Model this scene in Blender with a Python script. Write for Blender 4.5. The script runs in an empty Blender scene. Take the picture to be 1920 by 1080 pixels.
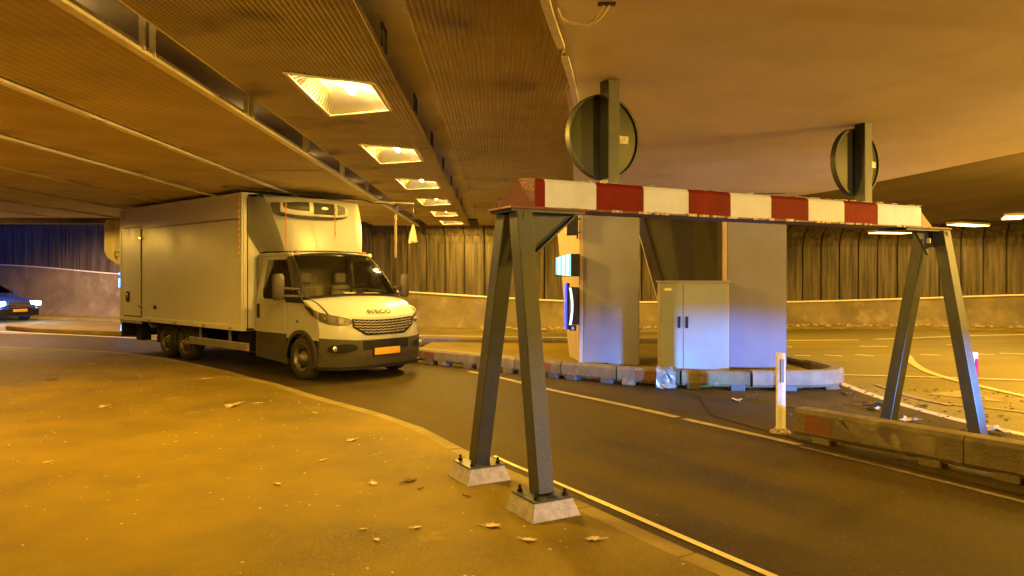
import bpy, bmesh, math, random
from mathutils import Vector, Matrix
random.seed(7)
R = math.radians
PI = math.pi
scene = bpy.context.scene

# ------------------------------------------------------------------ camera
F_PX, CX, HOR, CAMZ = 1387.0, 960.0, 515.0, 1.7
cam_d = bpy.data.cameras.new('camera')
cam = bpy.data.objects.new('camera', cam_d)
scene.collection.objects.link(cam)
cam.location = (0, 0, CAMZ)
cam.rotation_euler = (R(90), 0, 0)
cam_d.sensor_width = 36
cam_d.lens = 36 * F_PX / 1920
cam_d.shift_y = -(540 - HOR) / 1920
cam_d.clip_end = 300
scene.camera = cam
scene.render.resolution_x, scene.render.resolution_y = 1024, 576

# ------------------------------------------------------------------ world, exposure
world = bpy.data.worlds.new('World'); scene.world = world
world.use_nodes = True
wn = world.node_tree
sky = wn.nodes.new('ShaderNodeTexSky'); sky.sky_type = 'NISHITA'
sky.sun_disc = False; sky.sun_elevation = R(-4); sky.sun_rotation = R(150)
wn.links.new(sky.outputs[0], wn.nodes['Background'].inputs[0])
wn.nodes['Background'].inputs[1].default_value = 0.05
vs = scene.view_settings
vs.view_transform = 'Standard'; vs.look = 'None'; vs.gamma = 1; vs.exposure = 0.28
vs.use_curve_mapping = False

SODIUM = (1.0, 0.565, 0.075)
def lamp(name, kind, loc, power, color, size=.1, rot=(0, 0, 0), spot=None, blend=.5, size_y=None):
    d = bpy.data.lights.new(name, kind)
    d.energy = power; d.color = color
    if kind == 'AREA':
        d.size = size
        if size_y: d.shape = 'RECTANGLE'; d.size_y = size_y
    else:
        d.shadow_soft_size = size
    if kind == 'SPOT':
        d.spot_size = spot; d.spot_blend = blend
    o = bpy.data.objects.new(name, d); scene.collection.objects.link(o)
    o.location = loc; o.rotation_euler = rot
    return o
def aim(o, target):
    d = Vector(target) - o.location
    o.rotation_euler = d.to_track_quat('-Z', 'Y').to_euler()

# patrol car lights standing just outside the frame on the right
PCAR = (7.4, 2.0, 1.05)
L_blue = lamp('blue_beacon_light', 'SPOT', PCAR, 15500, (0.06, 0.27, 1.0), .05, spot=R(34), blend=1.0)
aim(L_blue, (3.0, 12.0, .22)); L_blue.scale = (1, .33, 1)
L_cyan = lamp('blue_beacon_light', 'SPOT', PCAR, 6000, (0.04, 0.42, 1.0), .03, spot=R(7), blend=1.0)
aim(L_cyan, (2.75, 10.9, 0.15))
L_white = lamp('patrol_headlight', 'SPOT', PCAR, 330, (1.0, 0.78, .78), .05, spot=R(40), blend=.5)
aim(L_white, (2.8, 12.0, 1.9)); L_white.scale = (1, .62, 1)
L_side = lamp('patrol_side_light', 'SPOT', PCAR, 700, (0.62, 0.66, 1.0), .08, spot=R(24), blend=1.0)
aim(L_side, (0.1, 5.1, 0.25)); L_side.scale = (1, .7, 1)
L_beam = lamp('beam_fill_light', 'SPOT', (3.2, -1.5, 1.4), 430, (1.0, 0.84, .66), .1, spot=R(60), blend=.8)  # added fill apart from the patrol car, flattened to brighten the beam
aim(L_beam, (2.2, 6.3, 2.27)); L_beam.scale = (1, .13, 1)

# ------------------------------------------------------------------ materials
def _mat(name):
    m = bpy.data.materials.new(name); m.use_nodes = True
    nt = m.node_tree
    return m, nt, nt.nodes['Principled BSDF']
def mat(name, c, c2=None, scale=2.0, rough=.6, metal=0.0, bump=0.0, bscale=80, stretch=(1, 1, 1),
        lo=.35, hi=.65, spec=None, c3=None, scale3=25, r2=None, detail=6, coat=0, rot=None, spots=None):
    m, nt, b = _mat(name)
    N, L = nt.nodes, nt.links
    b.inputs['Roughness'].default_value = rough
    b.inputs['Metallic'].default_value = metal
    b.inputs['Coat Weight'].default_value = coat
    if spec is not None: b.inputs['Specular IOR Level'].default_value = spec
    b.inputs['Base Color'].default_value = (*c, 1)
    tc = N.new('ShaderNodeTexCoord'); mp = N.new('ShaderNodeMapping')
    mp.inputs['Scale'].default_value = stretch
    L.new(tc.outputs['Object'], mp.inputs['Vector'])
    if rot is not None:
        mp.vector_type = 'TEXTURE'; mp.inputs['Rotation'].default_value = (0, 0, rot)
    if c2:
        n = N.new('ShaderNodeTexNoise'); n.inputs['Scale'].default_value = scale
        n.inputs['Detail'].default_value = detail; n.inputs['Roughness'].default_value = .62
        L.new(mp.outputs[0], n.inputs['Vector'])
        cr = N.new('ShaderNodeValToRGB')
        cr.color_ramp.elements[0].position = lo; cr.color_ramp.elements[1].position = hi
        cr.color_ramp.elements[0].color = (*c, 1); cr.color_ramp.elements[1].color = (*c2, 1)
        L.new(n.outputs['Fac'], cr.inputs[0])
        out = cr.outputs[0]
        if c3:
            n3 = N.new('ShaderNodeTexNoise'); n3.inputs['Scale'].default_value = scale3
            n3.inputs['Detail'].default_value = 4
            L.new(mp.outputs[0], n3.inputs['Vector'])
            cr3 = N.new('ShaderNodeValToRGB')
            cr3.color_ramp.elements[0].position = .55; cr3.color_ramp.elements[1].position = .72
            L.new(n3.outputs['Fac'], cr3.inputs[0])
            mx = N.new('ShaderNodeMixRGB'); mx.inputs[2].default_value = (*c3, 1)
            L.new(cr3.outputs[0], mx.inputs[0]); L.new(out, mx.inputs[1]); out = mx.outputs[0]
        if spots:
            ns = N.new('ShaderNodeTexNoise'); ns.inputs['Scale'].default_value = spots[1]; ns.inputs['Detail'].default_value = 9; ns.inputs['Roughness'].default_value = .68
            L.new(tc.outputs['Object'], ns.inputs['Vector'])
            cs = N.new('ShaderNodeValToRGB'); cs.color_ramp.elements[0].position = spots[2]; cs.color_ramp.elements[1].position = spots[2] + .06
            L.new(ns.outputs['Fac'], cs.inputs[0])
            ms = N.new('ShaderNodeMixRGB'); ms.inputs[2].default_value = (*spots[0], 1)
            L.new(cs.outputs[0], ms.inputs[0]); L.new(out, ms.inputs[1]); out = ms.outputs[0]
        L.new(out, b.inputs['Base Color'])
        if r2 is not None:
            mr = N.new('ShaderNodeMapRange'); mr.inputs['To Min'].default_value = rough; mr.inputs['To Max'].default_value = r2
            mr.inputs['From Min'].default_value = .35; mr.inputs['From Max'].default_value = .65
            L.new(n.outputs['Fac'], mr.inputs['Value']); L.new(mr.outputs[0], b.inputs['Roughness'])
    if bump:
        nb = N.new('ShaderNodeTexNoise'); nb.inputs['Scale'].default_value = bscale
        nb.inputs['Detail'].default_value = 5
        L.new(tc.outputs['Object'], nb.inputs['Vector'])
        bp = N.new('ShaderNodeBump'); bp.inputs['Strength'].default_value = bump; bp.inputs['Distance'].default_value = .02
        L.new(nb.outputs['Fac'], bp.inputs['Height']); L.new(bp.outputs[0], b.inputs['Normal'])
    return m
def perforate(m, cell, k=.42, thr=.30):
    nt = m.node_tree; N, L = nt.nodes, nt.links; b = N['Principled BSDF']
    src = b.inputs['Base Color'].links[0].from_socket
    tc = N.new('ShaderNodeTexCoord'); v = N.new('ShaderNodeTexVoronoi'); v.voronoi_dimensions = '2D'
    v.inputs['Scale'].default_value = 1 / cell; v.inputs['Randomness'].default_value = 0
    L.new(tc.outputs['Object'], v.inputs['Vector'])
    cr = N.new('ShaderNodeValToRGB'); cr.color_ramp.elements[0].position = thr; cr.color_ramp.elements[1].position = thr + .12
    cr.color_ramp.elements[0].color = (k, k, k, 1)
    L.new(v.outputs['Distance'], cr.inputs[0])
    mx = N.new('ShaderNodeMixRGB'); mx.blend_type = 'MULTIPLY'; mx.inputs[0].default_value = 1
    L.new(src, mx.inputs[1]); L.new(cr.outputs[0], mx.inputs[2]); L.new(mx.outputs[0], b.inputs['Base Color'])
def emit(name, c, s):
    m, nt, b = _mat(name)
    b.inputs['Base Color'].default_value = (*[min(1, x) for x in c], 1)
    b.inputs['Emission Color'].default_value = (*c, 1)
    b.inputs['Emission Strength'].default_value = s
    return m

MT = {}
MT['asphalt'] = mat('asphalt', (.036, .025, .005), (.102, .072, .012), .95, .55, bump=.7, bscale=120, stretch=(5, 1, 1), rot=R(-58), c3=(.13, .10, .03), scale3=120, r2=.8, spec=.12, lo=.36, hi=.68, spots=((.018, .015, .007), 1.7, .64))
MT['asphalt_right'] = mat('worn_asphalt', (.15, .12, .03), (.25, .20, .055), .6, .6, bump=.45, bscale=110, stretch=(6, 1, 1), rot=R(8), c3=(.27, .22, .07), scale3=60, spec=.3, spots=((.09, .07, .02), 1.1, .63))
MT['pavement'] = mat('pavement_asphalt', (.115, .080, .003), (.26, .185, .008), .5, .6, bump=.7, bscale=140, c3=(.225, .168, .016), scale3=48, r2=.75, spec=.15, detail=12, lo=.34, hi=.62, spots=((.27, .20, .014), 1.5, .625))
MT['kerb'] = mat('kerb_concrete', (.175, .132, .018), (.26, .198, .035), 2, .8, bump=.4, bscale=60)
MT['paint'] = mat('road_paint', (.62, .55, .40), (.34, .30, .20), 9, .6, lo=.45, hi=.72)
MT['paint_yellow'] = mat('kerb_line_paint', (.80, .66, .30), (.5, .4, .15), 6, .6, lo=.5, hi=.8)
MT['paint_faint'] = mat('worn_road_paint', (.42, .36, .24), (.26, .22, .14), 7, .7, lo=.4, hi=.62)
MT['concrete'] = mat('smooth_concrete', (.84, .72, .76), (.64, .55, .57), .45, .75, bump=.15, bscale=90, c3=(.74, .63, .64), scale3=1.2, lo=.38, hi=.72)
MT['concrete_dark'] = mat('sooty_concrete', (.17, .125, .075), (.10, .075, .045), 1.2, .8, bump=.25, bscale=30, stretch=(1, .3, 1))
MT['concrete_grey'] = mat('grey_concrete', (.85, .78, .62), (.66, .60, .47), 1.6, .8, bump=.35, bscale=45)
MT['pillar'] = mat('pillar_plaster', (.20, .195, .215), (.17, .165, .18), 1.4, .75, bump=.5, bscale=70)
MT['pillar_side'] = mat('pillar_board_concrete', (.42, .33, .235), (.33, .255, .18), 5, .8, bump=.3, bscale=60, stretch=(3, 3, .3))
MT['pillar_dark'] = mat('darkened_pillar_side', (.055, .045, .025), (.04, .032, .018), 1.5, .85, bump=.2)  # dark colour keeps the right pillar's side looking unlit
MT['barrier'] = mat('barrier_concrete', (.19, .15, .07), (.10, .08, .04), 3.2, .8, bump=.6, bscale=35, c3=(.27, .22, .12), scale3=6)
MT['barrier_red'] = mat('barrier_faded_red', (.19, .05, .02), (.14, .07, .03), 4, .75, bump=.5, bscale=35)
MT['barrier_white'] = mat('barrier_faded_white', (.235, .19, .11), (.15, .12, .07), 4, .75, bump=.5, bscale=35)
MT['grate'] = mat('ceiling_grate_metal', (.62, .51, .19), (.78, .65, .25), 2.2, .5, metal=.2, bump=.5, bscale=240, c3=(.26, .19, .09), scale3=1.1)
MT['grate_dull'] = mat('ceiling_sheet_dull', (.62, .50, .19), (.80, .65, .26), .9, .62, metal=.1, bump=.7, bscale=160, c3=(.38, .31, .12), scale3=.7)
perforate(MT['grate'], .034, .5, .32); perforate(MT['grate_dull'], .024, .7, .30)
MT['rail'] = mat('rail_paint', (.92, .88, .76), (.70, .64, .50), 8, .5, lo=.45, hi=.8)
MT['steel_dark'] = mat('dark_steel', (.05, .045, .04), (.09, .08, .06), 5, .5, metal=.4, bump=.2)
MT['frame_steel'] = mat('grey_green_painted_steel', (.028, .033, .034), (.042, .044, .038), 4, .5, metal=0, bump=.25, bscale=90, spec=.6, c3=(.055, .052, .034), scale3=5)
MT['pad'] = mat('galvanised_pad', (.40, .38, .35), (.27, .255, .23), 14, .5, metal=.25, bump=.35, bscale=60)
MT['beam_white'] = mat('beam_white_paint', (.50, .53, .60), (.42, .44, .48), 6, .55, bump=.3, bscale=55, spec=.2, lo=.4, hi=.75)
MT['beam_red'] = mat('beam_red_paint', (.15, .008, .005), (.11, .006, .004), 6, .6, bump=.2, bscale=55, spec=.08)
MT['beam_dark_red'] = mat('beam_end_red', (.12, .02, .012), (.085, .015, .01), 7, .5, bump=.5, bscale=50)  # shade of the unlit beam ends put into the red
MT['rust'] = mat('flaking_paint', (.60, .54, .38), (.14, .07, .03), 26, .8, bump=.6)
MT['sign_back'] = mat('sign_back_grey', (.045, .048, .036), (.034, .037, .028), 3, .5, metal=.2, bump=.1)
MT['sticker'] = mat('sticker', (.7, .68, .62), (.35, .34, .30), 70, .6, lo=.52, hi=.56)
MT['plastic_black'] = mat('black_plastic', (.012, .011, .010), (.018, .016, .014), 6, .5, spec=.2)
MT['cladding'] = mat('grey_bumper_plastic', (.042, .037, .03), (.06, .052, .042), 10, .55, bump=.2, bscale=200)
MT['white_paint'] = mat('white_vehicle_paint', (.46, .47, .50), (.41, .42, .44), 2.4, .28, coat=.5, lo=.3, hi=.8)
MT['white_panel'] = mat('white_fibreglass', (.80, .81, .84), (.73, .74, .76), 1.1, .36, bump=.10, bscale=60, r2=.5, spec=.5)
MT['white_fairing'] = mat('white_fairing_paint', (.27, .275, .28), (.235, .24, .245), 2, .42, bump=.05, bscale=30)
MT['alu'] = mat('dull_aluminium', (.45, .42, .37), (.32, .30, .26), 9, .5, metal=.5)
MT['chrome'] = mat('chrome_trim', (.6, .58, .55), None, rough=.25, metal=.9)
MT['tyre'] = mat('tyre_rubber', (.025, .022, .019), (.045, .038, .028), 12, .8)
MT['rim'] = mat('wheel_rim_metal', (.26, .235, .20), (.14, .125, .10), 10, .45, metal=.6)
MT['seat'] = mat('seat_cloth', (.09, .08, .06), (.07, .065, .06), 20, .9)
MT['dash'] = mat('dashboard_plastic', (.13, .115, .085), (.17, .15, .11), 12, .7)
MT['paper'] = mat('paper', (.75, .70, .58), (.5, .46, .38), 9, .8)
MT['plate'] = mat('yellow_plate', (.70, .42, .03), (.55, .34, .03), 6, .5)
MT['cabinet'] = mat('cabinet_paint', (.235, .26, .235), (.20, .22, .20), 1.2, .45, bump=.12, bscale=120)
MT['cabinet_side'] = mat('cabinet_side_paint', (.36, .30, .19), (.30, .25, .16), 2, .5)
MT['wall_low'] = mat('wall_plaster', (.27, .215, .12), (.165, .13, .07), .9, .7, bump=.3, bscale=20, c3=(.33, .265, .15), scale3=2.2, lo=.36, hi=.62)
MT['wall_panel'] = mat('sooty_wall_panel', (.028, .022, .012), (.165, .125, .068), 1.6, .6, bump=.3, bscale=26, stretch=(6.5, 6.5, .35), lo=.36, hi=.70)
MT['wall_back'] = mat('dark_backing', (.035, .028, .02), None, rough=.9)
MT['orange_chain'] = mat('orange_plastic', (.42, .10, .03), None, rough=.5)
MT['white_chain'] = mat('white_plastic', (.72, .66, .52), (.55, .45, .3), 14, .5)
MT['leaf_pale'] = mat('pale_dry_leaf', (.62, .52, .30), (.42, .30, .14), 30, .8)
MT['leaf_dark'] = mat('dark_dry_leaf', (.07, .035, .015), (.14, .07, .03), 30, .8)
MT['post_white'] = mat('marker_post_white', (.72, .70, .64), (.52, .46, .34), 7, .5, lo=.45, hi=.8)
MT['reflector'] = mat('grey_reflector', (.18, .16, .10), None, rough=.3)
MT['reflector_red'] = mat('red_reflector', (.50, .01, .05), (.36, .01, .03), 30, .25)
MT['blue_plastic'] = mat('blue_plastic', (.03, .11, .50), None, rough=.4)
MT['blue_lit_paint'] = mat('blue_lit_car_paint', (.02, .05, .30), None, rough=.2, coat=1)  # dark car body; the blue light on it is put into the colour
MT['cyan_foot'] = mat('pale_blue_foot', (.05, .075, .09), (.07, .07, .06), 8, .6)
MT['film'] = mat('crumpled_wrap', (.13, .15, .15), (.25, .27, .27), 6, .25, metal=.2, bump=1.0, bscale=14)
MT['signal_back'] = mat('cream_backboard', (.72, .64, .38), (.64, .56, .33), 3, .55)
MT['reflector_metal'] = mat('lamp_reflector_metal', (.85, .82, .74), None, rough=.35, metal=.35)
MT['bulb'] = emit('sodium_lamp', (1.0, .70, .24), 160)
MT['lens'] = emit('lit_lamp_glass', (1.0, .60, .14), 5.0)
MT['far_lens'] = emit('lit_ceiling_lamp_glass', (1.0, .60, .18), 9.0)
MT['cyan_led'] = emit('led_panel_cyan', (.10, .62, .80), .9)
MT['white_led'] = emit('led_panel_white', (.8, .95, 1.0), .95)
MT['blue_led'] = emit('led_panel_blue', (.02, .06, 1.0), 1.3)
MT['blue_head'] = emit('blue_white_headlamp', (.30, .60, 1.0), 45)
MT['blue_spark'] = emit('blue_glow', (.12, .35, 1.0), 5)
MT['letter'] = mat('letter_grey', (.10, .085, .065), None, rough=.4, metal=.2)
def glassmat(name, tint, rough=.02, mix=.5):
    m, nt, b = _mat(name); N, L = nt.nodes, nt.links
    out = N['Material Output']
    tr = N.new('ShaderNodeBsdfTransparent'); tr.inputs[0].default_value = (*tint, 1)
    gl = N.new('ShaderNodeBsdfGlossy'); gl.inputs['Roughness'].default_value = rough
    fr = N.new('ShaderNodeFresnel'); fr.inputs[0].default_value = 1.5
    mx = N.new('ShaderNodeMixShader')
    ad = N.new('ShaderNodeMath'); ad.operation = 'MULTIPLY_ADD'; ad.inputs[1].default_value = .9; ad.inputs[2].default_value = mix
    L.new(fr.outputs[0], ad.inputs[0]); L.new(ad.outputs[0], mx.inputs[0])
    L.new(tr.outputs[0], mx.inputs[1]); L.new(gl.outputs[0], mx.inputs[2]); L.new(mx.outputs[0], out.inputs[0])
    N.remove(b)
    return m
MT['glass'] = glassmat('vehicle_glass', (.88, .88, .82), .03, .02)
MT['glass_dark'] = glassmat('dark_vehicle_glass', (.10, .11, .13), .03, .04)
MT['lamp_glass'] = glassmat('headlamp_glass', (.92, .92, .9), .02, .03)

# ------------------------------------------------------------------ helpers
COL = scene.collection
class MB:
    def __init__(s): s.v = []; s.f = []; s.mi = []
    def add(s, vs, fs, mi=0):
        b = len(s.v); s.v += [tuple(v) for v in vs]
        for f in fs: s.f.append(tuple(b + i for i in f)); s.mi.append(mi)
        return s
    def box(s, x0, x1, y0, y1, z0, z1, mi=0, M=None):
        vs = [Vector(p) for p in ((x0, y0, z0), (x1, y0, z0), (x1, y1, z0), (x0, y1, z0), (x0, y0, z1), (x1, y0, z1), (x1, y1, z1), (x0, y1, z1))]
        if M: vs = [M @ v for v in vs]
        return s.add(vs, [(0, 3, 2, 1), (4, 5, 6, 7), (0, 1, 5, 4), (1, 2, 6, 5), (2, 3, 7, 6), (3, 0, 4, 7)], mi)
    def prism(s, pts, z0, z1, mi=0):
        n = len(pts)
        a = sum(pts[i][0] * pts[(i + 1) % n][1] - pts[(i + 1) % n][0] * pts[i][1] for i in range(n))
        if a < 0: pts = pts[::-1]
        z0s = z0 if isinstance(z0, (list, tuple)) else [z0] * n
        vs = [(p[0], p[1], z) for p, z in zip(pts, z0s)] + [(p[0], p[1], z1) for p in pts]
        fs = [tuple(range(n - 1, -1, -1)), tuple(range(n, 2 * n))]
        fs += [(i, (i + 1) % n, n + (i + 1) % n, n + i) for i in range(n)]
        return s.add(vs, fs, mi)
    def bar(s, a, b, w, h, up=(0, 0, 1), mi=0):
        a, b = Vector(a), Vector(b); d = (b - a).normalized(); up = Vector(up)
        sx = d.cross(up)
        if sx.length < 1e-4: sx = d.cross(Vector((1, 0, 0)))
        sx.normalize(); u = sx.cross(d).normalized()
        vs = []
        for p in (a, b):
            for i, j in ((-1, -1), (1, -1), (1, 1), (-1, 1)): vs.append(p + sx * w / 2 * i + u * h / 2 * j)
        return s.add(vs, [(0, 3, 2, 1)[::-1], (4, 5, 6, 7)[::-1], (0, 1, 5, 4)[::-1], (1, 2, 6, 5)[::-1], (2, 3, 7, 6)[::-1], (3, 0, 4, 7)[::-1]], mi)
    def tube(s, pts, r, n=8, mi=0, cap=True):
        pts = [Vector(p) for p in pts]; rs = r if isinstance(r, (list, tuple)) else [r] * len(pts)
        rings = []; base = len(s.v)
        for i, p in enumerate(pts):
            d = (pts[min(i + 1, len(pts) - 1)] - pts[max(i - 1, 0)]).normalized()
            a = d.cross(Vector((0, 0, 1)))
            if a.length < 1e-3: a = d.cross(Vector((1, 0, 0)))
            a.normalize(); c = d.cross(a).normalized()
            rings.append([p + (a * math.cos(t) + c * math.sin(t)) * rs[i] for t in [2 * PI * k / n for k in range(n)]])
        vs = [v for r_ in rings for v in r_]; fs = []
        for i in range(len(pts) - 1):
            for k in range(n): fs.append((i * n + k, i * n + (k + 1) % n, (i + 1) * n + (k + 1) % n, (i + 1) * n + k))
        if cap: fs += [tuple(range(n - 1, -1, -1)), tuple((len(pts) - 1) * n + k for k in range(n))]
        return s.add(vs, fs, mi)
    def grid(s, P, mi=0, flip=False):
        nr, nc = len(P), len(P[0]); vs = [p for r_ in P for p in r_]; fs = []
        for i in range(nr - 1):
            for j in range(nc - 1):
                f = (i * nc + j, i * nc + j + 1, (i + 1) * nc + j + 1, (i + 1) * nc + j)
                fs.append(f[::-1] if flip else f)
        return s.add(vs, fs, mi)
    def lathe(s, prof, c, axis='y', n=28, mi=0):
        # prof: (axial, radius)
        vs = []; fs = []
        for a, r in prof:
            for k in range(n):
                t = 2 * PI * k / n
                if axis == 'y': vs.append((c[0] + r * math.cos(t), c[1] + a, c[2] + r * math.sin(t)))
                elif axis == 'z': vs.append((c[0] + r * math.cos(t), c[1] + r * math.sin(t), c[2] + a))
                else: vs.append((c[0] + a, c[1] + r * math.cos(t), c[2] + r * math.sin(t)))
        for i in range(len(prof) - 1):
            for k in range(n): fs.append((i * n + k, i * n + (k + 1) % n, (i + 1) * n + (k + 1) % n, (i + 1) * n + k))
        fs += [tuple(range(n - 1, -1, -1)), tuple((len(prof) - 1) * n + k for k in range(n))]
        return s.add(vs, fs, mi)
    def build(s, name, mats, parent=None, smooth=None, bevel=0, solid=0, recalc=True):
        me = bpy.data.meshes.new(name); me.from_pydata(s.v, [], s.f)
        if not isinstance(mats, (list, tuple)): mats = [mats]
        for m in mats: me.materials.append(MT[m] if isinstance(m, str) else m)
        me.polygons.foreach_set('material_index', s.mi)
        if recalc:
            bm = bmesh.new(); bm.from_mesh(me); bmesh.ops.recalc_face_normals(bm, faces=bm.faces); bm.to_mesh(me); bm.free()
        o = bpy.data.objects.new(name, me); COL.objects.link(o)
        if parent: o.parent = parent
        if smooth is not None:
            me.shade_smooth(); me.set_sharp_from_angle(angle=R(smooth))
        if solid:
            md = o.modifiers.new('thickness', 'SOLIDIFY'); md.thickness = solid; md.offset = 0
        if bevel:
            md = o.modifiers.new('bevel', 'BEVEL'); md.width = bevel; md.segments = 2; md.limit_method = 'ANGLE'; md.angle_limit = R(40)
        return o
def tag(o, label=None, cat=None, group=None, kind=None):
    if label: o['label'] = label
    if cat: o['category'] = cat
    if group: o['group'] = group
    if kind: o['kind'] = kind
    return o
def empty(name, loc, rz=0, label=None, cat=None, group=None):
    o = bpy.data.objects.new(name, None); COL.objects.link(o); o.empty_display_size = .1
    o.location = loc; o.rotation_euler = (0, 0, rz)
    return tag(o, label, cat, group)
def kids(o): return [c for c in scene.objects if c.parent == o]
def copy_tree(o, parent=None):
    c = o.copy(); COL.objects.link(c)
    if parent: c.parent = parent
    for k in kids(o): copy_tree(k, c)
    return c
def text_obj(name, body, size, m, parent, M, depth=.004, bold=0.0, sx=1.0):
    cu = bpy.data.curves.new(name, 'FONT'); cu.body = body; cu.size = size; cu.extrude = depth; cu.align_x = 'CENTER'; cu.align_y = 'CENTER'
    cu.offset = bold; cu.space_character = 1.15
    t = bpy.data.objects.new(name, cu); COL.objects.link(t)
    dg = bpy.context.evaluated_depsgraph_get(); dg.update()
    me = bpy.data.meshes.new_from_object(t.evaluated_get(dg))
    bpy.data.objects.remove(t)
    for v in me.vertices: v.co.x *= sx
    me.materials.clear(); me.materials.append(MT[m])
    o = bpy.data.objects.new(name, me); COL.objects.link(o); o.parent = parent; o.matrix_local = M
    return o
def G(u, v, z=0.0):                       # point of a horizontal plane seen at a measured image point
    Y = (CAMZ - z) * F_PX / (v - HOR)
    return ((u - CX) / F_PX * Y, Y)
def interp(x, pts):
    if x <= pts[0][0]: return pts[0][1]
    for (a, fa), (b, fb) in zip(pts, pts[1:]):
        if x <= b: return fa + (fb - fa) * (x - a) / (b - a)
    return pts[-1][1]
def catmull(P, n=8):
    P = [Vector(p) for p in P]; out = []
    Q = [P[0] * 2 - P[1]] + P + [P[-1] * 2 - P[-2]]
    for i in range(1, len(Q) - 2):
        p0, p1, p2, p3 = Q[i - 1:i + 3]
        for k in range(n):
            t = k / n
            out.append(.5 * ((2 * p1) + (p2 - p0) * t + (2 * p0 - 5 * p1 + 4 * p2 - p3) * t * t + (3 * p1 - p0 - 3 * p2 + p3) * t ** 3))
    out.append(P[-1]); return out

# ------------------------------------------------------------------ ground and roads
mb = MB(); mb.add([(-60, -30, 0), (60, -30, 0), (60, 60, 0), (-60, 60, 0)], [(0, 1, 2, 3)])
road = tag(mb.build('road', 'asphalt'), kind='structure')
# brighter worn carriageway of the right-hand tunnel and the one beyond the island
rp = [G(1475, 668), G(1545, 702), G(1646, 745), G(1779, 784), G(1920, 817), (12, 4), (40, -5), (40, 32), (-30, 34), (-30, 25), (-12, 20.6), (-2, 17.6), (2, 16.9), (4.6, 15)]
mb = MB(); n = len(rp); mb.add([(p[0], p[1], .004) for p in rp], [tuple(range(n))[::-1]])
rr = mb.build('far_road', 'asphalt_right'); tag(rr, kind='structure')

# pavement with kerb stones
PZ = .10
E = [(4.3, -3.0), (2.47, 2.0), (1.30, 3.92), (.20, 5.78), (-.30, 6.6), (-1.1, 8.07), (-2.54, 9.78), (-3.36, 10.83), (-4.23, 11.74), (-5.15, 12.8), (-7.35, 14.8), (-9.6, 16.0), (-13.5, 16.7), (-30, 17.2)]
Es = [(p.x, p.y) for p in catmull([(a, b, 0) for a, b in E], 6)]
def offs(line, d):
    out = []
    for i, p in enumerate(line):
        a, b = Vector(line[max(i - 1, 0)]), Vector(line[min(i + 1, len(line) - 1)])
        t = (b - a).normalized(); nn = Vector((-t.y, t.x)) * d
        out.append((p[0] + nn.x, p[1] + nn.y))
    return out
inner = offs(Es, .17)
mb = MB(); mb.prism(inner + [(-30, -20), (4.4, -20)], -.05, PZ)
pave = tag(mb.build('pavement', 'pavement'), kind='structure')
# walk the edge, one stone per metre
def resample(line, step):
    pts = [Vector(p) for p in line]; out = [pts[0]]; acc = 0
    for a, b in zip(pts, pts[1:]):
        L = (b - a).length; pos = 0
        while acc + (L - pos) >= step:
            pos += step - acc; acc = 0; out.append(a + (b - a) * (pos / L))
        acc += L - pos
    return out
st = resample(Es, 1.0)
for a, b in zip(st, st[1:]):
    t = (b - a).normalized(); nn = Vector((-t.y, t.x))
    a2, b2 = a + t * .006, b - t * .006
    z = PZ - .002 + random.uniform(-.003, .003)
    mb = MB()
    prof = [(0, -.04), (.012, z - .02), (.03, z), (.167, z), (.167, -.04)]
    vs = [(*(p + nn * d), zz) for p in (a2, b2) for d, zz in prof]
    k = len(prof)
    mb.add(vs, [tuple(range(k)), tuple(range(k, 2 * k))[::-1]] + [(i, (i + 1) % k, k + (i + 1) % k, k + i) for i in range(k)])
    mb.build('kerb_stone', 'kerb', pave)

# painted lines
def stripe(name, pts, w, m='paint', z=.006, parent=road, dash=None):
    pts = [Vector(p) for p in pts]
    L = offs([tuple(p) for p in pts], -w / 2); Rr = offs([tuple(p) for p in pts], w / 2)
    mb = MB(); mb.grid([[(*a, z), (*b, z)] for a, b in zip(L, Rr)])
    return mb.build(name, m, parent)
def cm2(pts, n=6): return [(p.x, p.y) for p in catmull([(a, b, 0) for a, b in pts], n)]
i0 = min(range(len(Es)), key=lambda i: abs(Es[i][1] - 2)); i1 = min(range(len(Es)), key=lambda i: abs(Es[i][1] - 5.6)); i2 = min(range(len(Es)), key=lambda i: abs(Es[i][1] - 6.9))
edge = offs(Es, -.27)
stripe('edge_line', edge[i0:i1 + 1], .055, 'paint_yellow', z=.005)
stripe('edge_line', edge[i1:i2 + 1], .04, 'paint_yellow', z=.005)
lane = cm2([G(880, 697), G(935, 708), G(1040, 733), G(1150, 756), G(1270, 783)])
stripe('lane_line', lane, .11, 'paint_faint')
stripe('lane_line', cm2([G(1282, 786), G(1400, 812), G(1500, 835)]), .10, 'paint_faint')
stripe('lane_line', cm2([G(1500, 838), G(1640, 872), G(1800, 912), G(1990, 960)]), .07, 'barrier')
fz = .010
fr_pts = lambda *a: cm2([G(u, v) for u, v in a])
stripe('edge_line', fr_pts((1450, 668), (1500, 686), (1545, 707), (1646, 745), (1779, 784), (1920, 816), (2100, 850)), .14, 'paint', fz, rr)
stripe('stop_line', fr_pts((1545, 703), (1700, 707), (1920, 714), (2100, 722)), .13, 'paint', fz + .003, rr)
stripe('guide_line', fr_pts((1702, 668), (1711, 681), (1735, 696), (1779, 711), (1844, 727), (1920, 744), (2050, 770)), .14, 'paint', fz + .006, rr)
for a, b in (((1488, 667), (1520, 668)), ((1545, 666), (1580, 668.5)), ((1604, 665.5), (1638, 668)), ((1726, 665), (1762, 667)), ((1820, 664), (1866, 666)), ((1874, 663), (1925, 665)),
             ((1475, 651), (1486, 651)), ((1612, 650), (1664, 650)), ((1776, 647), (1822, 647))):
    stripe('dash_line', [G(*a), G(*b)], .16, 'paint', fz, rr)
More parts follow.
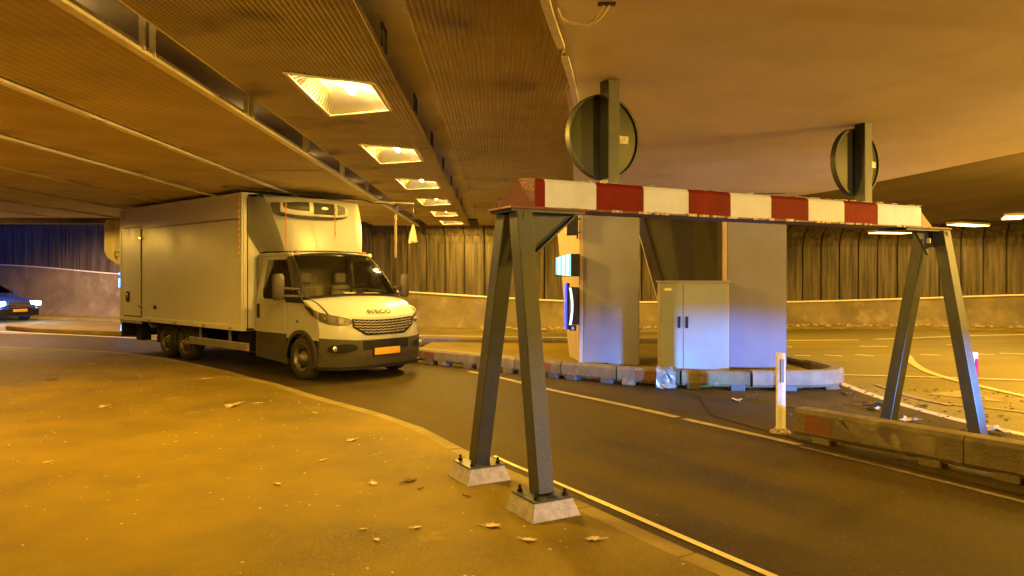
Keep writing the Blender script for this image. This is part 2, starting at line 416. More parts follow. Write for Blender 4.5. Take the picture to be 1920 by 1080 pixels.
stripe('far_edge_line', fr_pts((1475, 639), (1540, 638.6), (1610, 638)), .2, 'paint', fz, rr)
stripe('far_edge_line', fr_pts((1640, 637), (1720, 634), (1820, 630), (1925, 627.5), (2050, 622)), .22, 'paint', fz, rr)
stripe('far_edge_line', fr_pts((770, 629), (850, 630.5), (950, 632), (1100, 634), (1240, 635)), .2, 'paint', fz, rr)
stripe('far_edge_line', fr_pts((-60, 588), (70, 594), (150, 599), (240, 604.5), (330, 611)), .25, 'paint', fz, rr)
stripe('left_edge_line', fr_pts((-80, 619), (0, 622.5), (100, 627), (240, 634), (330, 638)), .2, 'paint', fz + .003, rr)
for a, b in (((118, 610.5), (138, 611)), ((146, 612), (186, 614.5))):
    stripe('dash_line', [G(*a), G(*b)], .18, 'paint', fz + .003, rr)
mb = MB(); tri = [G(1740, 740), G(1800, 733), G(1888, 756)]
mb.add([(x, y, fz + .001) for x, y in tri], [(0, 1, 2)]); mb.build('yield_marking', 'paint_faint', rr)
stripe('worn_line', fr_pts((1680, 738), (1760, 757), (1900, 772), (1990, 790)), .08, 'paint_faint', fz + .004, rr)
stripe('worn_line', fr_pts((1640, 722), (1700, 742), (1780, 762)), .06, 'paint_faint', fz + .007, rr)

# thin island on the left between the carriageways
mb = MB(); a = [G(10, 619), G(60, 616), G(150, 618), G(262, 622), G(262, 632), G(150, 628), G(60, 624)]
mb.prism(a, 0, .14); isl = tag(mb.build('traffic_island', 'kerb', bevel=.03), kind='structure')

# low island that carries the pillars
mb = MB(); ipts = [(-1.9, 15.1), (-.6, 13.9), (1.15, 12.2), (2.6, 11.25), (4.3, 11.0), (4.75, 11.5), (4.7, 12.4), (4.4, 14), (4.1, 16.1), (-1.8, 16.6)]
mb.prism(ipts, 0, .19); pil_isl = tag(mb.build('pillar_island', 'pavement'), kind='structure')
# scuffed ground in front of the right-hand frame
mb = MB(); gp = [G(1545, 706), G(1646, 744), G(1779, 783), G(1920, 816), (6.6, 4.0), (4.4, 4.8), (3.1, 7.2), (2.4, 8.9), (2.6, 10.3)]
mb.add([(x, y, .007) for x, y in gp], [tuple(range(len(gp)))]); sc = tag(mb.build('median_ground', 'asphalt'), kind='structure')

# ------------------------------------------------------------------ ceiling
TILT = .0216
Zc, ZS = 3.2, 3.44
ceil = MB(); ceil.prism([(-32, -14), (3.0, -14), (3.0, 20.6), (-32, 20.6)], ZS, ZS + .4)
ceil.prism([(-5, 20.61), (3.0, 20.61), (3.0, 28), (-5, 28)], ZS - .05, ZS + .4)
ceiling = tag(ceil.build('ceiling', 'concrete_grey'), kind='structure'); ceiling.rotation_euler = (0, 0, TILT)
mb = MB(); mb.prism([(-40, 20.9), (-5.4, 20.9), (-5.4, 40), (-40, 40)], 4.2, 4.5)
mb.prism([(-40, 20.45), (-5.4, 20.45), (-5.4, 20.88), (-40, 20.88)], 3.12, 4.5)
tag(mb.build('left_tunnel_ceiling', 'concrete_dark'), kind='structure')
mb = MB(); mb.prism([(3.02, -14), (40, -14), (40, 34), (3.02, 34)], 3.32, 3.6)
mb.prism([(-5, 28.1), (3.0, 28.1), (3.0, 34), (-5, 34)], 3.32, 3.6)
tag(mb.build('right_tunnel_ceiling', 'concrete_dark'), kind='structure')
# smooth slab between the two tunnels: it dips toward the pillars; its left edge curves
edge_w = [(-.9, -14), (-.75, -2), (-.35, 1.5), (-.05, 2.9), (.16, 3.7), (.26, 4.3), (.48, 5.6), (.80, 8.0), (1.22, 11.2), (1.62, 14), (2.6, 15.8)]
edge_s = [(p.x, p.y) for p in catmull([(a, b, 0) for a, b in edge_w], 6)]
def zslab(y): return 3.28 - .0373 * (min(max(y, 4), 11.5) - 4)
sl = [(-14, -1.0), (-2, -.85), (1.5, -.47), (2.9, -.16), (3.7, .05), (4.3, .14), (5.5, .36), (6.3, .47), (7.3, .585), (8.7, .71), (10.13, .84), (11.6, 1.0), (13, 1.4), (14.5, 2.4)]
sr = [(-14, 6.7), (0, 6.6), (4.5, 6.5), (6.5, 6.28), (8.51, 5.89), (10, 5.45), (11.49, 4.97), (13, 4.4), (14.5, 3.4)]
ysl = sorted(set([round(-14 + k * 2, 2) for k in range(8)] + [round(1.5 + k * .35, 2) for k in range(38)] + [14.5]))
mb = MB(); rows = []
for y in ysl:
    a, b, z = interp(y, sl), interp(y, sr), zslab(y)
    rows.append([(a, y, 3.40), (a, y, z)] + [(a + (b - a) * k / 6, y, z) for k in range(1, 7)] + [(b, y, 3.40)])
mb.grid(rows); mb.add(rows[-1], [tuple(range(9))])
slab = tag(mb.build('concrete_ceiling_slab', 'concrete'), kind='structure')
mb = MB(); dn = [(1.0, 4.12), (1.74, 4.23), (3.08, 4.45), (5, 4.78), (6.4, 5.0)]
mb.grid([[(x, y, zslab(y) - .002), (x, y, zslab(y) - .03), (x, -13, 3.25)] for x, y in dn]); tag(mb.build('ceiling_downstand', 'concrete'), kind='structure')

PITCH, AMP = .034, .017
def sheet(x0, x1, ylo, yhi, hole=None, AMP=AMP):
    """corrugated sheet: ribs run along y; every strip may have its own start/stop and a hole"""
    mb = MB(); n = max(2, int(round((x1 - x0) / (PITCH / 2)))); dx = (x1 - x0) / n
    for i in range(n):
        xa, xb = x0 + i * dx, x0 + (i + 1) * dx; xm = (xa + xb) / 2
        za, zb = (Zc + (AMP if i % 2 else 0)), (Zc + (0 if i % 2 else AMP))
        lo, hi = ylo, yhi
        if callable(ylo): lo = ylo(xm)
        segs = [(lo, hi)]
        if hole:
            h = hole(xm)
            if h: segs = [(lo, h[0]), (h[1], hi)]
        for a, b in segs:
            if b - a > .01: mb.add([(xa, a, za), (xb, a, zb), (xb, b, zb), (xa, b, za)], [(0, 1, 2, 3)])
    # turned-up edges give the sheet its depth
    if not callable(ylo):
        mb.box(x0 - .004, x0, ylo, yhi, Zc - .004, Zc + .055); mb.box(x1, x1 + .004, ylo, yhi, Zc - .004, Zc + .055)
    return mb
def lamp_hole(yc):
    def h(x):
        if -1.545 < x < -.975:
            t = (x + 1.545) / .57
            return (yc - .72 + .28 * t, yc + .70 - .24 * t)
    return h
BAY = 3.0
lanes = [(-3.72, -2.39), (-5.25, -3.87), (-6.79, -5.40), (-8.33, -6.94), (-9.87, -8.48), (-11.4, -10.02), (-12.95, -11.56), (-14.5, -13.1), (-16.05, -14.65), (-17.6, -16.2)]
y0s = [-7.25 + BAY * k for k in range(10)]
proto = {}
for li, (xa, xb) in enumerate(lanes):
    src = None
    for y in y0s[(2 if li < 3 else 3):]:
        if y > 17.9 and li >= 1: continue
        if src is None:
            w = xb - xa
            src = sheet(-w / 2, w / 2, .001, BAY - .001, AMP=.006).build('ceiling_panel', 'grate_dull', ceiling, recalc=False); o = src
        else:
            o = src.copy(); COL.objects.link(o)
        o.location = ((xa + xb) / 2, y, 0.0 + random.uniform(-.004, .004)); o.rotation_euler = (0, random.uniform(-.002, .002), 0)
    # last short panel up to the downstand
    if li >= 1:
        sheet(xa, xb, 16.76 + 1.99 * 0 + 3.0 - 2.99 + .0, 20.4).build('ceiling_panel', 'grate_dull', ceiling, recalc=False) if y0s[-1] < 16 else None
src = None
LAMP_Y = [6.25 + BAY * k for k in range(6)]
for y in y0s:
    if src is None:
        src = sheet(-2.06, -.785, .001, BAY - .001, hole=lamp_hole(1.5)).build('ceiling_panel', 'grate', ceiling, recalc=False); o = src
        o.location = (0, y, 0)
    else:
        o = src.copy(); COL.objects.link(o); o.location = (0, y, random.uniform(-.003, .003))
edge_l = [(x + TILT * y, y) for x, y in edge_s]
def ystart(x):
    pts = sorted([(a, b) for a, b in edge_l]); return interp(x + .03, pts)
for y in y0s:
    def lo(x, y=y): return max(y + .001, ystart(x))
    xs = max(-.3, interp(y + BAY, [(b, a) for a, b in edge_l]) - .03)
    mb = sheet(-.504, xs, lo, y + BAY - .001)
    mb.box(-.508, -.504, y + .006, y + BAY - .006, Zc - .004, Zc + .055)
    mb.build('ceiling_panel', 'grate', ceiling, recalc=False)
# cream rails under the panel joints
for k, x in enumerate((-2.365, -3.795, -5.325, -6.865, -8.405, -9.945)):
    for y in y0s[2:]:
        if y > 17.9 and k > 0: continue
        mb = MB(); mb.box(x - .034, x + .034, y + .004, y + BAY - .004, Zc - .03, Zc - .006)
        mb.box(x - .018, x - .012, y + .004, y + BAY - .004, Zc - .006, Zc + .05)
        if k in (1, 2):
            for yy in (y + .5, y + 2.3):
                mb.box(x - .03, x + .012, yy, yy + .06, Zc - .03, Zc + .03); mb.box(x - .03, x + .012, yy + .11, yy + .17, Zc - .03, Zc + .03)
        mb.build('ceiling_rail', 'rail' if k < 3 else 'grate_dull', ceiling)
# strap hangers in the open joint left of the lamp panels
for y in [.76, 2.84, 4.92, 6.95, 9.05, 11.2, 13.3, 15.4, 17.5]:
    for d in (0, .15):
        mb = MB(); mb.box(-2.352, -2.312, y + d, y + d + .012, Zc - .02, ZS); mb.box(-2.36, -2.352, y + d - .02, y + d + .032, Zc - .026, Zc + .02)
        mb.build('hanger_strap', 'rail', ceiling)
for y in [2.9, 4.95, 6.9, 8.7, 10.6, 12.5, 14.4, 16.3]:
    mb = MB(); mb.tube([(-.76, y, Zc + .02), (-.76, y, ZS - .06), (-.76, y + .17, ZS - .06), (-.76, y + .17, Zc + .02)], .009, 6)
    mb.build('hanger_bracket', 'steel_dark', ceiling)
# cream edge rail that follows the curved slab edge, in three lengths
ev = catmull([(a - .035, b, Zc - .012) for a, b in edge_w], 6)
def edge_piece(y0, y1, w=.05):
    pts = [p for p in ev if y0 <= p.y <= y1]
    mb = MB()
    for a, b in zip(pts, pts[1:]): mb.bar(a, b + (b - a) * .02, w, .022)
    mb.build('edge_rail', 'rail', ceiling).matrix_parent_inverse = ceiling.matrix_world.inverted() if False else Matrix.Rotation(-TILT, 4, 'Z')
edge_piece(2.5, 5.0); edge_piece(5.05, 6.8)
# cable drop at the top of the picture
cb = empty('cable_loop', (.42, 4.22, 3.25), 0, 'pale cable loop hanging from the edge of the smooth ceiling slab', 'cable')
mb = MB()
for d in (0, .03):
    mb.tube([(p.x, p.y, p.z) for p in catmull([(-.16, .05 + d, -.01), (-.12, .10 + d, -.06), (-.02, .12 + d, -.085), (.05 + d * .6, .1, -.07), (.09 + d, .04, -.03), (.11 + d, 0, 0.0)], 6)], .009, 6)
mb.build('cable', 'rail', cb)
mb = MB(); mb.box(.07, .17, -.02, .02, -.012, .0); mb.build('clip', 'steel_dark', cb)

# ceiling lamps: trapezoid hopper in each lamp panel
def make_fixture():
    t = empty('ceiling_lamp', (0, 0, 0))
    xl, xr = -.285, .285
    o4 = [(xl, -.72), (xr, -.44), (xr, .46), (xl, .70)]
    i4 = [(xl + .10, -.36), (xr - .16, -.22), (xr - .16, .24), (xl + .10, .34)]
    ztop = .13
    # frame
    mb = MB(); fo = [(xl - .03, -.765), (xr + .03, -.47), (xr + .03, .49), (xl - .03, .745)]
    for k in range(4):
        a, b = fo[k], fo[(k + 1) % 4]; c, d = o4[(k + 1) % 4], o4[k]
        mb.prism([a, b, c, d], -.016, -.006)
    mb.build('frame', 'rail', t)
    # ribbed reflector on left / near wall, plain on others
    mb = MB()
    for k in range(4):
        a, b = Vector((*o4[k], 0)), Vector((*o4[(k + 1) % 4], 0)); c, d = Vector((*i4[(k + 1) % 4], ztop)), Vector((*i4[k], ztop))
        nr = 22 if k in (3, 0) else 1
        P = []
        for i in range(nr + 1):
            s = i / nr; p, q = a.lerp(b, s), d.lerp(c, s)
            w = (.03 if i % 2 else 0) if nr > 1 else 0
            P.append([p, q + Vector((0, 0, w)), ])
            if nr > 1:
                m_ = p.lerp(q, .5); P[-1] = [p, m_ + Vector((0, 0, w)), q]
        mb.grid(P)
    mb.add([(*p, ztop) for p in i4], [(0, 1, 2, 3)])
    mb.build('reflector', 'reflector_metal', t)
    mb = MB()
    for k, nb in ((3, 15), (0, 6)):
        a, b = Vector((*o4[k], 0)), Vector((*o4[(k + 1) % 4], 0)); c, d = Vector((*i4[(k + 1) % 4], ztop)), Vector((*i4[k], ztop))
        for i in range(nb):
            q = (i + .5) / nb; p1, p2 = a.lerp(b, q), d.lerp(c, q)
            mb.bar(p1.lerp(p2, .06) - Vector((0, 0, .006)), p1.lerp(p2, .92) - Vector((0, 0, .012)), .008, .012)
    tag(mb.build('reflector_ribs', 'grate_dull', t), kind='stuff')
    mb = MB(); mb.tube([(.02, -.12, ztop - .05), (.02, .18, ztop - .05)], .026, 10); mb.build('lamp_tube', 'bulb', t)
    return t
fx = make_fixture()
fl_names = ['large ceiling lamp nearest the camera in the lamp row above the pavement', 'second ceiling lamp of the row running toward the far wall',
            'third ceiling lamp of the row running toward the far wall', 'fourth ceiling lamp of the row running toward the far wall',
            'small fifth ceiling lamp of the row, before the farthest one', 'tiny farthest ceiling lamp of the row near the dark far wall']
cz = Matrix.Rotation(TILT, 4, 'Z')
for k, y in enumerate(LAMP_Y):
    f = fx if k == 0 else copy_tree(fx)
    p = cz @ Vector((-1.26, y - .0, Zc))
    f.location = p; f.rotation_euler = (0, 0, TILT)
    tag(f, 'glowing ' + fl_names[k] if not fl_names[k].startswith('glow') else fl_names[k], 'ceiling lamp', 'ceiling lamps in a row')
POW = 88
for k in range(9):
    for q in (-2.75, -.25):
        lamp('joint_fill', 'POINT', cz @ Vector((q, .25 + BAY * k + 1.5, Zc + .13)), 1.7, (1.0, .66, .26), .25)  # added fill above the panels, brightens the concrete in the open joints
for k in range(6):
    lamp('lamp_glow', 'POINT', cz @ Vector((-1.22, 6.25 + BAY * k, Zc + .10)), 4.5, (1.0, .70, .30), .03)
for k in range(-3, 6):
    y = 6.25 + BAY * k
    p = cz @ Vector((-1.26, y, Zc - .05))
    l = lamp('sodium_light', 'SPOT', p, POW * (4.0 if k >= 0 else 1.8), SODIUM, .11, spot=R(178), blend=.06)
# right-hand tunnel lamps
def flat_lamp(c, l, w, rz, label, power, zt=3.32):
    t = empty('ceiling_lamp', (c[0], c[1], zt), rz, label, 'ceiling lamp', 'ceiling lamps of the side tunnels')
    mb = MB(); mb.box(-l / 2, l / 2, -w / 2, w / 2, -.07, 0); mb.build('housing', 'rail', t, bevel=.01)
    mb = MB(); mb.box(-l / 2 + .03, l / 2 - .03, -w / 2 + .03, w / 2 - .03, -.09, -.072); mb.build('diffuser', 'far_lens', t)
    lamp('sodium_light', 'SPOT', (c[0], c[1], 3.18), power, SODIUM, .15, spot=R(170), blend=.3)
flat_lamp((13.7, 22.2), 1.5, .5, R(30), 'glowing ceiling lamp right of the barrier end in the right-hand tunnel', 330, 3.26)
flat_lamp((13.55, 20.0), 1.3, .5, R(60), 'glowing ceiling lamp cut by the right edge of the photo', 450)
flat_lamp((11.55, 22.6), 1.2, .5, R(10), 'glowing ceiling lamp seen just left of the right A-frame top', 160, 3.05)
for x, y, pw in ((9.2, 9.2, 800), (8.6, 4.6, 1500), (8.6, -.5, 1000)):
    lamp('sodium_light', 'POINT', (x, y, 2.8), pw, SODIUM, .15)
for x, y, pw in ((10.3, 13.3, 1000), (6.0, 18.8, 330), (3.6, 20.3, 130), (8.9, 18.6, 330)):
    lamp('sodium_light', 'SPOT', (x, y, 3.15), pw, SODIUM, .15, spot=R(168), blend=.3)
# left tunnel
flat_lamp((-13.9, 19.6), 1.1, .45, R(5), 'glowing ceiling lamp at the left edge of the photo, above the dark car', 350)
bpy.data.objects['ceiling_lamp'].name = 'ceiling_lamp'
lamp('left_tunnel_light', 'SPOT', (-17, 24.5, 4.05), 1500, (1.0, .56, .36), .2, spot=R(165), blend=.4)
lamp('left_tunnel_light', 'SPOT', (-10.5, 23.5, 4.05), 500, (1.0, .60, .40), .2, spot=R(165), blend=.4)
# added lights out of view on the left, to brighten the pavement
for x, y, pw in ((-6.2, 5.6, 1150), (-6.9, 9.5, 420)):
    lamp('sodium_light', 'SPOT', (x, y, 3.12), pw, (1.0, .50, .04), .15, spot=R(165), blend=.9)

lamp('sodium_light', 'SPOT', (-12.6, 17.2, 3.0), 300, SODIUM, .1, spot=R(176), blend=.1)  # added light out of view, brightens the hanging signal
# ------------------------------------------------------------------ tunnel wall
WP = [(-44, 38, 2.3, 4.2), (-30, 34.4, 2.2, 4.2), (-21.5, 31.2, 2.10, 4.2), (-15.3, 28.7, 1.72, 4.2), (-9, 25.6, 1.42, 4.15), (-3.2, 23.3, 1.14, 3.46), (1.65, 22.8, .88, 3.40),
      (5.5, 23.5, .82, 3.36), (9, 24.2, .80, 3.36), (12.8, 24.2, .9, 3.36), (16.2, 23.0, 1.07, 3.36), (19.6, 20.6, 1.2, 3.36), (23, 15.5, 1.3, 3.36), (25, 8, 1.3, 3.36), (25.5, -6, 1.3, 3.36)]
cw = catmull([(a, b, 0) for a, b, c, d in WP], 10); cq = catmull([(c, d, 0) for a, b, c, d in WP], 10)
# dense resample by arc length
pts = [(p.x, p.y, q.x, q.y) for p, q in zip(cw, cq)]
STEP = .62
res = [pts[0]]; acc = 0
for A, B in zip(pts, pts[1:]):
    L = math.hypot(B[0] - A[0], B[1] - A[1]); pos = 0
    while acc + (L - pos) >= STEP:
        pos += STEP - acc; acc = 0; t = pos / L; res.append(tuple(A[i] + (B[i] - A[i]) * t for i in range(4)))
    acc += L - pos
def nrm(i):
    a, b = res[max(i - 1, 0)], res[min(i + 1, len(res) - 1)]
    t = Vector((b[0] - a[0], b[1] - a[1])).normalized(); return t, Vector((t.y, -t.x))   # normal toward the camera side
mb = MB(); rows = []
for i, (x, y, zw, zt) in enumerate(res):
    t, nn = nrm(i)
    prof = [(.42, .02), (.30, .06), (.16, .16), (.06, .34), (.0, .60), (0, zw)]
    rows.append([(x + nn.x * d, y + nn.y * d, z) for d, z in prof])
mb.grid(rows); wall = tag(mb.build('tunnel_wall', 'wall_low', smooth=50), kind='structure')
mb = MB(); rows = []
for i, (x, y, zw, zt) in enumerate(res):
    t, nn = nrm(i)
    prof = [(-.09, zw - .1)] + [(-.09, zt - .75)] + [(-.09 + .85 * (1 - math.cos(a)), zt - .70 + .75 * math.sin(a)) for a in (R(25), R(50), R(75), R(90))]
    rows.append([(x + nn.x * d, y + nn.y * d, z) for d, z in prof])
mb.grid(rows); mb.build('wall_backing', 'wall_back', wall)
mb = MB()
for i in range(len(res) - 1):
    A, B = res[i], res[i + 1]; ta, na = nrm(i); tb, nb = nrm(i + 1)
    a = Vector((A[0] + na.x * .02, A[1] + na.y * .02, A[2] + .015)); b = Vector((B[0] + nb.x * .02, B[1] + nb.y * .02, B[2] + .015))
    mb.bar(a, b, .07, .045)
mb.build('wall_rail', 'rail', wall)
random.seed(11)
for i in range(len(res) - 1):
    A, B = res[i], res[i + 1]
    if A[0] < -27 or (A[0] > 21 and A[1] < 15): continue
    _, na = nrm(i); _, nb = nrm(i + 1)
    g = .022
    def col_(P, nn, s):
        zt, zw = P[3], P[2]
        pr = [(-.03, zw + .04), (-.03, (zw + zt - .75) / 2), (-.03, zt - .75)] + [(-.03 + .80 * (1 - math.cos(a)), zt - .75 + .72 * math.sin(a)) for a in (R(20), R(40), R(60), R(80))]
        return [Vector((P[0] + nn.x * d, P[1] + nn.y * d, z)) for d, z in pr]
    ca, cb_ = col_(A, na, 0), col_(B, nb, 0)
    j = random.uniform(-.008, .008)
    L0 = [a.lerp(b, g / STEP) for a, b in zip(ca, cb_)]; L1 = [a.lerp(b, 1 - g / STEP) for a, b in zip(ca, cb_)]
    nv = Vector((na.x, na.y, 0))
    fold = lambda l, d: [p + nv * d for p in l]
    mb = MB()
    L0i = [a.lerp(b, (g + .02) / STEP) for a, b in zip(ca, cb_)]; L1i = [a.lerp(b, 1 - (g + .02) / STEP) for a, b in zip(ca, cb_)]
    mb.grid([fold(L0, -.05), fold(L0, .010), fold(L0i, j), fold(L1i, j), fold(L1, .010 if i % 2 else .0), fold(L1, -.05)])
    mb.build('wall_panel', 'wall_panel', wall)
# kerb along the foot of the wall
mb = MB(); rows = []
for i, (x, y, zw, zt) in enumerate(res):
    t, nn = nrm(i)
    wd = 1.1 if x > -5 else 1.4
    rows.append([(x + nn.x * d, y + nn.y * d, z) for d, z in ((.30, .075), (wd - .1, .085), (wd, .07), (wd + .02, .0))])
mb.grid(rows); mb.build('wall_footway', 'kerb', wall)

# ------------------------------------------------------------------ pillars
SD = Vector((-.15, 1.0, 0)).normalized()
def pillar(name, a, b, d_top, d_bot, label, side='pillar_side'):
    t = empty(name, (a[0], a[1], .19), 0, label, 'pillar')
    A = Vector((0, 0, 0)); B = Vector((b[0] - a[0], b[1] - a[1], 0)); H = 2.99 - .19
    vs = [A, B, B + SD * d_bot, A + SD * d_bot, A + Vector((0, 0, H)), B + Vector((0, 0, H)), B + SD * d_top + Vector((0, 0, H)), A + SD * d_top + Vector((0, 0, H))]
    mb = MB(); mb.add(vs, [(0, 3, 2, 1), (4, 5, 6, 7), (1, 2, 6, 5), (2, 3, 7, 6), (3, 0, 4, 7), (0, 1, 5, 4)])
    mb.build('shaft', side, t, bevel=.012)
    # plastered face skin, proud of the shaft
    t_ = B.normalized(); nf = Vector((t_.y, -t_.x, 0)) * .014
    a2, b2 = t_ * .02, B - t_ * .012
    mb = MB(); V = [a2 + nf, b2 + nf, b2, a2]; mb.prism([(v.x, v.y) for v in V], .008, H - .002)
    mb.build('plaster_face', 'pillar', t, bevel=.006)
    mb = MB(); mb.box(-.055, .012, -.02, .045, .01, H - .005); mb.build('corner_batten', 'pillar_side', t, bevel=.006)
    return t
p1 = pillar('concrete_pillar', (1.2, 12.62), (2.12, 12.28), 2.25, 1.0, 'left plastered pillar on the island, carrying the lit signs')
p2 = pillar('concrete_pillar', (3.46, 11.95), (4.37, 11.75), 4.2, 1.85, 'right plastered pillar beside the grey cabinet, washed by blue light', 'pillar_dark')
mb = MB(); H = 2.99 - .19
bb, bt = SD * 1.85, SD * 4.2
vs = []
for base, z in ((bb, 0), (bt, H)):
    for dx, dy in ((-.2, -.10), (.0, -.06), (.0, .0), (-.2, -.04)): vs.append((base.x + dx, base.y + dy, z))
mb.add(vs, [(0, 1, 2, 3), (4, 5, 6, 7), (0, 1, 5, 4), (1, 2, 6, 5), (2, 3, 7, 6), (3, 0, 4, 7)]); mb.build('rear_fin', 'post_white', p2)  # pale colour stands in for light falling on this strip

# signs on the left pillar
s1 = empty('signal_box', (1.16, 12.50, 2.53), 0, 'black signal box high on the left side of the left pillar', 'signal')
mb = MB(); mb.box(-.24, -.06, -.06, .18, -.16, .16); mb.build('housing', 'plastic_black', s1, bevel=.02)
for q in (.10, -.13):
    mb = MB(); mb.box(-.06, .0, .0, .05, q, q + .03); mb.build('bracket', 'steel_dark', s1)
mb = MB(); mb.lathe([(0, .05), (.012, .055), (.05, .05)], (-.11, -.08, .17), 'z', 12); mb.box(-.07, -.045, -.03, .05, -.22, .22); mb.build('hood', 'plastic_black', s1)
s2 = empty('lit_sign', (1.16, 12.45, 1.86), 0, 'white-cyan lit sign box on the left side of the left pillar', 'sign')
mb = MB(); mb.box(-.17, -.02, -.05, .22, -.19, .19); mb.build('housing', 'plastic_black', s2, bevel=.008)
for k in range(7):
    x = -.40 + k * .033
    mb = MB(); mb.add([(x, .32 - k * .055, -.185 + (6 - k) * .004), (x + .026, .32 - k * .055 - .044, -.185 + (6 - k) * .004), (x + .026, .32 - k * .055 - .044, .19 - (6 - k) * .009), (x, .32 - k * .055, .19 - (6 - k) * .009)], [(0, 1, 2, 3)])
    mb.build('lit_slat', 'cyan_led' if k % 2 == 0 else 'white_led', s2, solid=.006)
mb = MB(); mb.add([(-.405, .335, -.19), (-.165, -.06, -.195), (-.165, -.06, .195), (-.405, .335, .14), (-.155, .24, -.19), (-.155, .24, .19)], [(0, 4, 1), (3, 2, 5), (0, 3, 5, 4)]); mb.build('back_panel', 'plastic_black', s2)
s3 = empty('arrow_sign', (1.16, 12.45, 1.16), 0, 'blue and white lit arrow sign below the cyan sign on the left pillar', 'sign')
mb = MB(); mb.prism([(-.155, -.02), (-.06, -.06), (-.02, .02), (-.04, .2), (-.17, .2)], -.30, .33); mb.build('housing', 'plastic_black', s3, bevel=.01)
# curved white edge
mb = MB(); P = []
for k in range(9):
    z = -.30 + .62 * k / 8; c = .035 * (1 - ((k - 4) / 4) ** 2)
    P.append([(-.205 + c, -.065 , z), (-.17 + c, -.075, z)])
mb.grid(P); mb.build('white_edge', 'white_led', s3, solid=.01)
mb = MB(); mb.box(-.235, -.19, -.03, .18, -.38, .40); mb.build('case', 'plastic_black', s3, bevel=.01)
for z0, z1 in ((.10, .40), (-.22, .08), (-.38, -.24)):
    mb = MB(); mb.prism([(-.262, -.06), (-.238, -.07), (-.238, .15), (-.262, .15)], z0, z1)
    mb.build('blue_panel', 'blue_led', s3)
mb = MB(); mb.box(-.19, -.08, -.05, .03, -.40, -.31); mb.box(-.165, -.12, -.06, -.05, -.38, -.335, 1); mb.build('lower_bracket', ['plastic_black', 'alu'], s3)
mb = MB(); mb.tube([(-.03, -.03, .36), (-.03, -.03, .50), (-.045, -.03, .62)], .008, 6); mb.build('cable', 'steel_dark', s3)
# round lit sign disc edge etc. give a faint blue glow
lamp('blue_sign_light', 'POINT', (.75, 12.35, 1.2), 3, (.05, .12, 1.0), .1)

# switch cabinet
cab = empty('switch_cabinet', (2.86, 11.72, .19), R(-7), 'grey two-door switch cabinet between the two pillars', 'cabinet')
W2, Hc = .53, 1.38
mb = MB(); mb.box(-W2, W2, -.2, .22, .0, Hc); mb.build('case', 'cabinet_side', cab, bevel=.008)
mb = MB(); mb.box(-W2 - .02, W2 + .02, -.225, .23, Hc, Hc + .035); mb.build('roof', 'cabinet', cab, bevel=.008)
xs = -W2 + .36
for x0, x1 in ((-W2 + .02, xs - .004), (xs + .004, W2 - .02)):
    mb = MB(); mb.box(x0, x1, -.225, -.202, .03, Hc - .02); d = mb.build('door', 'cabinet', cab, bevel=.005)
    hx = x1 - .055 if x0 < -.3 else x0 + .055
    mb = MB(); mb.box(hx - .018, hx + .018, -.25, -.226, .68, .86); mb.build('handle', 'plastic_black', d, bevel=.006)
    if x0 < -.3:
        mb = MB(); n = 16
        ring = [(-W2 + .13 + .065 * math.cos(t) * (1 if abs(math.cos(t)) < .7 else 1), .022 * math.sin(t)) for t in [2 * PI * k / n for k in range(n)]]
        mb.add([(x, -.229, 1.28 + z) for x, z in ring] + [(x, -.226, 1.28 + z) for x, z in ring], [tuple(range(n))[::-1]] + [(i, (i + 1) % n, n + (i + 1) % n, n + i) for i in range(n)])
        mb.build('name_plate', 'post_white', d)
mb = MB(); mb.box(-W2 + .02, W2 - .02, -.19, .2, -.0, .012); mb.build('plinth', 'barrier', cab)

# ------------------------------------------------------------------ concrete barrier blocks
BH, BW = .28, .22
def block(a, b, label, matname, feet='barrier', h=BH, w=BW, gap=.06, bands=None, group='kerb barrier blocks round the pillar island', name='barrier_block'):
    a, b = Vector((*a, 0)), Vector((*b, 0)); L = (b - a).length; rz = math.atan2(b.y - a.y, b.x - a.x)
    t = empty(name, a, rz, label, 'barrier', group)
    mb = MB()
    prof = [(-w / 2, gap + .04), (-w / 2 + .03, gap), (w / 2 - .03, gap), (w / 2, gap + .04), (w / 2, h - .035), (w / 2 - .035, h), (-w / 2 + .035, h), (-w / 2, h - .035)]
    k = len(prof); xs_ = [.004] + [L * i / 6 for i in range(1, 6)] + [L - .004]
    mb.grid([[(x, y, z) for y, z in prof + prof[:1]] for x in xs_])
    mb.add([(.008, y, z) for y, z in prof], [tuple(range(k))]); mb.add([(L - .008, y, z) for y, z in prof], [tuple(range(k))])
    body = mb.build('block', matname, t, bevel=0)
    for x in ([L * .18, L * .82] if L > .7 else [L * .5]):
        mb = MB(); mb.box(x - .10, x + .10, -w / 2 + .0, w / 2 - .02, .0, gap + .045); mb.build('foot', feet, t, bevel=.015)
    if bands:
        for s0, s1, m in bands:
            mb = MB(); mb.box(L * s0, L * s1, -w / 2 - .004, -w / 2 + .01, gap + .045, h - .04); mb.build('painted_band', m, t)
    return t
front = cm2([(-3.6, 15.9), (-1.86, 14.35), (-.78, 13.5), (1.05, 11.92), (2.6, 11.05), (3.85, 10.80), (4.35, 10.85)], 8)
fb = resample(front, .98)
